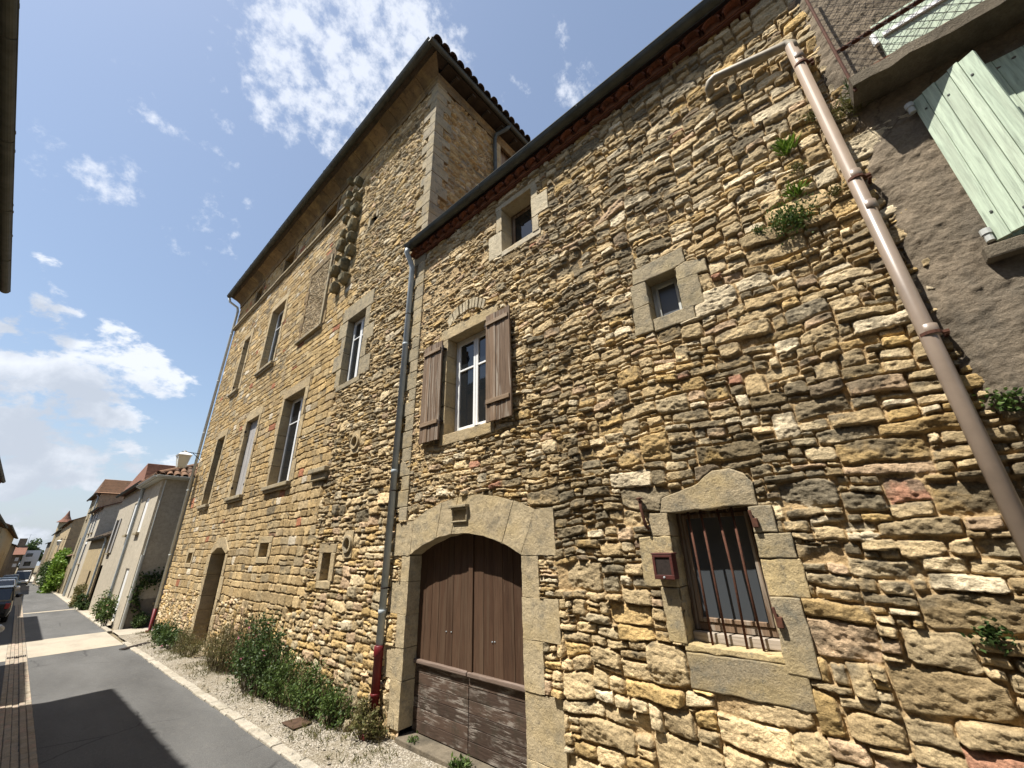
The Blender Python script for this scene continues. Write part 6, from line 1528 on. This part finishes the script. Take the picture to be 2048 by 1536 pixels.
# ------------------------------------------------------------------ plants near the far houses
q = random.Random(8)
def creeper(name, label, c, wd, ht, dp, mat, n, L, seed, cat='plant', flowers=None, nf=0, group='plants in front of the far houses'):
    q = random.Random(seed); r = thing(name, label, cat, c, group); C_ = Vector(c); m = MB(True); s_ = MB(True)
    cl = [(C_+Vector((q.uniform(-.5, .5)*dp, q.gauss(0, .24)*wd, q.uniform(.06, .97)*ht)), q.uniform(.10, .24)*min(wd, ht)) for _ in range(34)]
    for c_, rr in cl:
        for i in range(n): d = rdir(q, 0); leaf(m, c_+Vector((d.x*rr*.6, d.y*rr, d.z*rr))*q.uniform(.4, 1.1), L*q.uniform(.7, 1.3), L*.6, rdir(q, .1), q)
    for k in range(7): s_.tube([C_+Vector((0, q.uniform(-.2, .2)*wd, 0)), C_+Vector((dp*.2, q.uniform(-.3, .3)*wd, ht*.5)), C_+Vector((0, q.uniform(-.4, .4)*wd, ht*.9))], .012, 4, False)
    s_.build('stems', M['stem'], r); m.build('foliage', M[mat], r)
    for k in range(nf):
        e = q.choice(cl); e = e[0]+Vector((-e[1]*.6, q.uniform(-1, 1)*e[1], q.uniform(-.3, 1)*e[1])); f = MB(True)
        for i in range(14): leaf(f, e, L*.9*q.uniform(.8, 1.2), L*.8, rdir(q, .3), q)
        f.build('flower', M[flowers], r)
    return r
yc = 17.0*D; xk = X1-.35; creeper('creeper', 'bright lime-green creeper covering the front of a low house', (xk, yc, gz(yc)), 9.5, zat(xk, yc, 1108)-gz(yc), .9, 'leaflime', 190, .24, 3)
yc = 20.5*D; creeper('flowering_bush', 'bush of cream roses beside the lime-green creeper', (xk-.1, yc, gz(yc)), 6.5, 2.6, .8, 'leafdark', 110, .18, 5, flowers='cream', nf=22)
yc = 27*D; creeper('bush', 'dark ivy bush far down the row by the kerb', (xk, yc, gz(yc)), 3.6, 3.2, .6, 'leafdark', 70, .2, 6)
yc = 10.1*D; creeper('weed_clump', 'olive weed clump at the foot of the stone annex', (X1-.22, yc, gz(yc)), 1.9, 1.15, .4, 'leafolive', 60, .09, 7)
yc = 9.25*D; creeper('bush', 'small round green bush at the annex corner', (X1-.22, yc, gz(yc)), 1.0, .75, .4, 'leafdark', 50, .08, 8)
def rose(label, px, pbase, ptop, x, y, seed, wd=.5, mat='leaf'):
    z = gz(y)+.02; h = zat(x, y, ptop)-z
    return shrub('climbing_rose', label, (x, y, z), wd, h, .35, mat, 22, 44, .075, .65, seed, flowers='peach', nf=5, group='plants in front of the far houses')
rose('climbing rose with peach blooms on the front of the beige house', 235, 1255, 1183, X1-.22, Y1+.45*D, 31)
rose('taller climbing rose by the drainpipe between the beige and the pale house', 205, 1250, 1168, X1-.22, Y2-.05*D, 32)
rose('low rose with a yellow bloom at the corner of the side street', 270, 1260, 1220, X1+.55, Y1-.25, 33, .7, 'leafdark')
# vine on the side wall of the beige house
q = random.Random(17); r = thing('vine', 'dark green vine trained across the side wall of the beige house', 'plant', (X1+.3, Y1-.1, gz(Y1)), 'plants in front of the far houses')
pts = [PS.uv(*p) for p in ((272, 1222), (270, 1190), (275, 1172), (292, 1164), (305, 1166), (320, 1154), (326, 1146))]; br = [PS.uv(*p) for p in ((288, 1166), (286, 1152), (308, 1150), (311, 1146))]
s_ = MB(True); m = MB(True)
for line in (pts, br):
    V3 = [PS.p(u, z)+Vector((0, -.07, 0)) for u, z in line]; s_.tube(V3, .014, 5, False)
    for a, b in zip(V3, V3[1:]):
        for k in range(int((b-a).length*150)): leaf(m, a.lerp(b, q.random())+Vector((q.gauss(0, .09), -abs(q.gauss(0, .06)), q.gauss(0, .09))), .10*q.uniform(.7, 1.2), .085, rdir(q, -.2), q)
s_.build('stems', M['stem'], r); m.build('foliage', M['leafdark'], r)
# far-away wall lantern
yl = 19*D; lan2 = thing('street_lantern', 'small far-off white lantern on its arm above the lime-green creeper', 'lantern', (X1, yl, zat(X1-.9, yl, 1082)), 'wall lanterns')
c0 = Vector((X1+.05, yl, zat(X1-.7, yl, 1079))); b = c0+Vector((-.85, 0, -.1)); m = MB(); m.tube([c0, c0+Vector((-.85, 0, .02))], .02, 6); m.build('arm', M['darkiron'], lan2)
m = MB(); m.lathe(b+Vector((0, 0, -.5)), [(.10, 0), (.20, .42), (.24, .44), (.08, .55)], 8); m.build('lamp_head', M['lampglass'], lan2)
# ------------------------------------------------------------------ cars
def paint(name, c): return m_flat(name, c, .25, .15, var=.04, bump=0, spec=.6)
M['tyre'] = m_flat('tyre', (.012, .012, .012), .8, bump=0); M['rim'] = m_flat('rim', (.35, .35, .36), .35, .6, bump=0); M['carglass'] = m_glass('car_glass', (.015, .018, .02)); M['lampred'] = m_flat('tail_lamp', (.28, .012, .01), .2, bump=0, spec=.6); M['lampw'] = m_flat('head_lamp', (.6, .6, .6), .1, bump=0, spec=.7); M['plate'] = m_flat('plate_white', (.6, .6, .56), .5, bump=0)
def car(label, x, y, col_, face=1, van=False, L=4.0, Wd=1.72, H=1.48, cat='car'):
    "car standing at (x, y); face 1: its front points down the street"
    r = thing('parked_van' if van else 'parked_car', label, cat, (x, y, gz(y)+.003), 'cars parked on the left'); zb = gz(y)+.003
    T = lambda p: (x+p[0], y+p[1]*face, zb+p[2]); hw = Wd/2
    def loft(secs, name, mat, par, ends=True):
        m = MB(); n = len(secs[0][1]); vs = []
        for yy, ring in secs: vs += [T((px_, yy, pz)) for px_, pz in ring]
        fs = [(j*n+i, j*n+(i+1) % n, (j+1)*n+(i+1) % n, (j+1)*n+i) for j in range(len(secs)-1) for i in range(n)]
        if ends: fs += [tuple(range(n)), tuple(range((len(secs)-1)*n, len(secs)*n))]
        m.add(vs, fs); o = m.build(name, mat, par, smooth=False); b = o.modifiers.new('bevel', 'BEVEL'); b.width = .03; b.segments = 2; b.limit_method = 'ANGLE'; b.angle_limit = .5; return o
    def low(w_, z0, z1): return [(-w_*.94, z0), (w_*.94, z0), (w_, z0+.25), (w_*.985, (z0+z1)/2+.1), (w_*.93, z1), (-w_*.93, z1), (-w_*.985, (z0+z1)/2+.1), (-w_, z0+.25)]
    bz = .92 if not van else 1.05; h2 = L/2
    body = loft([(-h2, low(hw*.86, .38, bz-.12)), (-h2+.10, low(hw*.96, .28, bz-.02)), (-h2+.5, low(hw, .22, bz)), (0, low(hw, .2, bz)), (h2-1.15, low(hw, .22, bz-.02)), (h2-.45, low(hw*.97, .24, bz-.14)), (h2-.08, low(hw*.90, .30, bz-.26)), (h2, low(hw*.82, .40, bz-.36))], 'body', paint('paint_'+label[:12].replace(' ', '_'), col_), r)
    def cab(w0, w1, z1): return [(-w0, bz-.03), (w0, bz-.03), (w1, z1), (-w1, z1)]
    if van: sec = [(-h2+.06, cab(hw*.93, hw*.86, H)), (h2-1.25, cab(hw*.93, hw*.86, H)), (h2-.62, cab(hw*.92, hw*.84, bz+.02))]
    else: sec = [(-h2+.12, cab(hw*.9, hw*.80, bz+.05)), (-h2+.42, cab(hw*.92, hw*.76, H-.06)), (-.1, cab(hw*.92, hw*.76, H-.02)), (h2-1.75, cab(hw*.92, hw*.76, H-.08)), (h2-1.0, cab(hw*.92, hw*.82, bz+.0))]
    loft(sec, 'windows', M['carglass'], body)
    m = MB(); ya, yb = (-h2+.40, h2-1.80) if not van else (-h2+.03, h2-1.22); w1 = hw*(.775 if not van else .875); zt_ = H-.07 if not van else H
    v = [T((sx*w1, yy, zz)) for zz in (zt_-.03, zt_+.045) for yy in (ya, yb) for sx in (-1, 1)]; m.add(v, [(0, 1, 3, 2), (4, 6, 7, 5), (0, 4, 5, 1), (1, 5, 7, 3), (3, 7, 6, 2), (2, 6, 4, 0)])
    for yy in ((-h2+.42, 0.0, h2-1.05) if not van else (-h2+.05, 0, h2-.70)):
        for sx in (-1, 1): m.tube([T((sx*hw*.925, yy+(-.18 if yy < -1 else .08 if yy > .5 else 0), bz-.02)), T((sx*w1, yy+(0 if yy < .5 else -.62), zt_))], .04, 5)
    m.build('roof', body.data.materials[0], body, .02)
    for sx in (-1, 1):
        for yy in (-h2+.78, h2-.80):
            m = MB(); c = Vector(T((sx*(hw-.10), yy, .31))); m.lathe(c-Vector((.1, 0, 0)), [(.22, 0), (.30, .01), (.315, .05), (.315, .16), (.30, .19), (.22, .2)], 20, Vector((1, 0, 0))); wv = m.build('wheel', M['tyre'], r); m = MB(); m.lathe(c-Vector((.103, 0, 0)), [(.05, 0), (.20, .008), (.20, .2), (.05, .207)], 14, Vector((1, 0, 0))); m.build('rim', M['rim'], wv)
        m = MB(); m.box(*[sorted((T((sx*hw*.72, 0, 0))[0], T((sx*hw*.90, 0, 0))[0]))[k] for k in (0, 1)], *sorted((T((0, -h2-.01, 0))[1], T((0, -h2+.12, 0))[1])), zb+bz-.32, zb+bz+(-.10 if not van else .12)); m.build('tail_light', M['lampred'], r, .02)
        m = MB(); m.box(*sorted((x+sx*hw*.52, x+sx*hw*.84)), *sorted((T((0, h2-.14, 0))[1], T((0, h2+.0, 0))[1])), zb+.52, zb+.66); m.build('headlight', M['lampw'], r, .03)
        m = MB(); c = Vector(T((sx*(hw+.09), h2-1.35, bz+.05))); vs = []
        m.lathe(c-Vector((.12, 0, 0)), [(.02, 0), (.075, .02), (.095, .09), (.09, .17), (.05, .22), (.01, .24)], 12, Vector((1, 0, 0))); m.build('wing_mirror', body.data.materials[0], r, smooth=True)
    for yy in (-h2-.008, h2+.004): m = MB(); a = T((0, yy, 0))[1]; m.box(x-.26, x+.26, a-.008, a+.008, zb+.48, zb+.59); m.build('number_plate', M['plate'], r)
    for y0_, y1_ in ((-h2-.03, -h2+.15), (h2+.02, h2-.2)): m = MB(); m.box(x-hw*.86, x+hw*.86, *sorted((T((0, y0_, 0))[1], T((0, y1_, 0))[1])), zb+.26, zb+.45); m.build('bumper', M['tyre'], r, .03)
    return r
def side(x_right, Wd=1.72): return x_right-Wd/2
car('silver car parked beside the near house, only its mirror reaching into the photo', side(-.018*D), 3.93*D, (.42, .43, .44), 1)
car('black car with red tail lights parked on the left', side(.075*D), 8.3*D+2.0, (.012, .012, .014), 1)
car('white car with round wing mirror parked in front of the pale blue one', side(.06*D), 13.2*D, (.62, .62, .62), -1)
car('pale blue car in the middle of the parked row', side(.09*D), 18.4*D, (.34, .44, .48), -1)
car('pale grey-blue car parked just before the white van', side(.12*D), 25.5*D, (.25, .31, .35), -1, H=1.7)
car('white van with dark front at the far end of the parked row', side(.50*D, 2.0), 33*D, (.65, .65, .65), -1, True, 5.0, 2.0, 2.3, 'van')
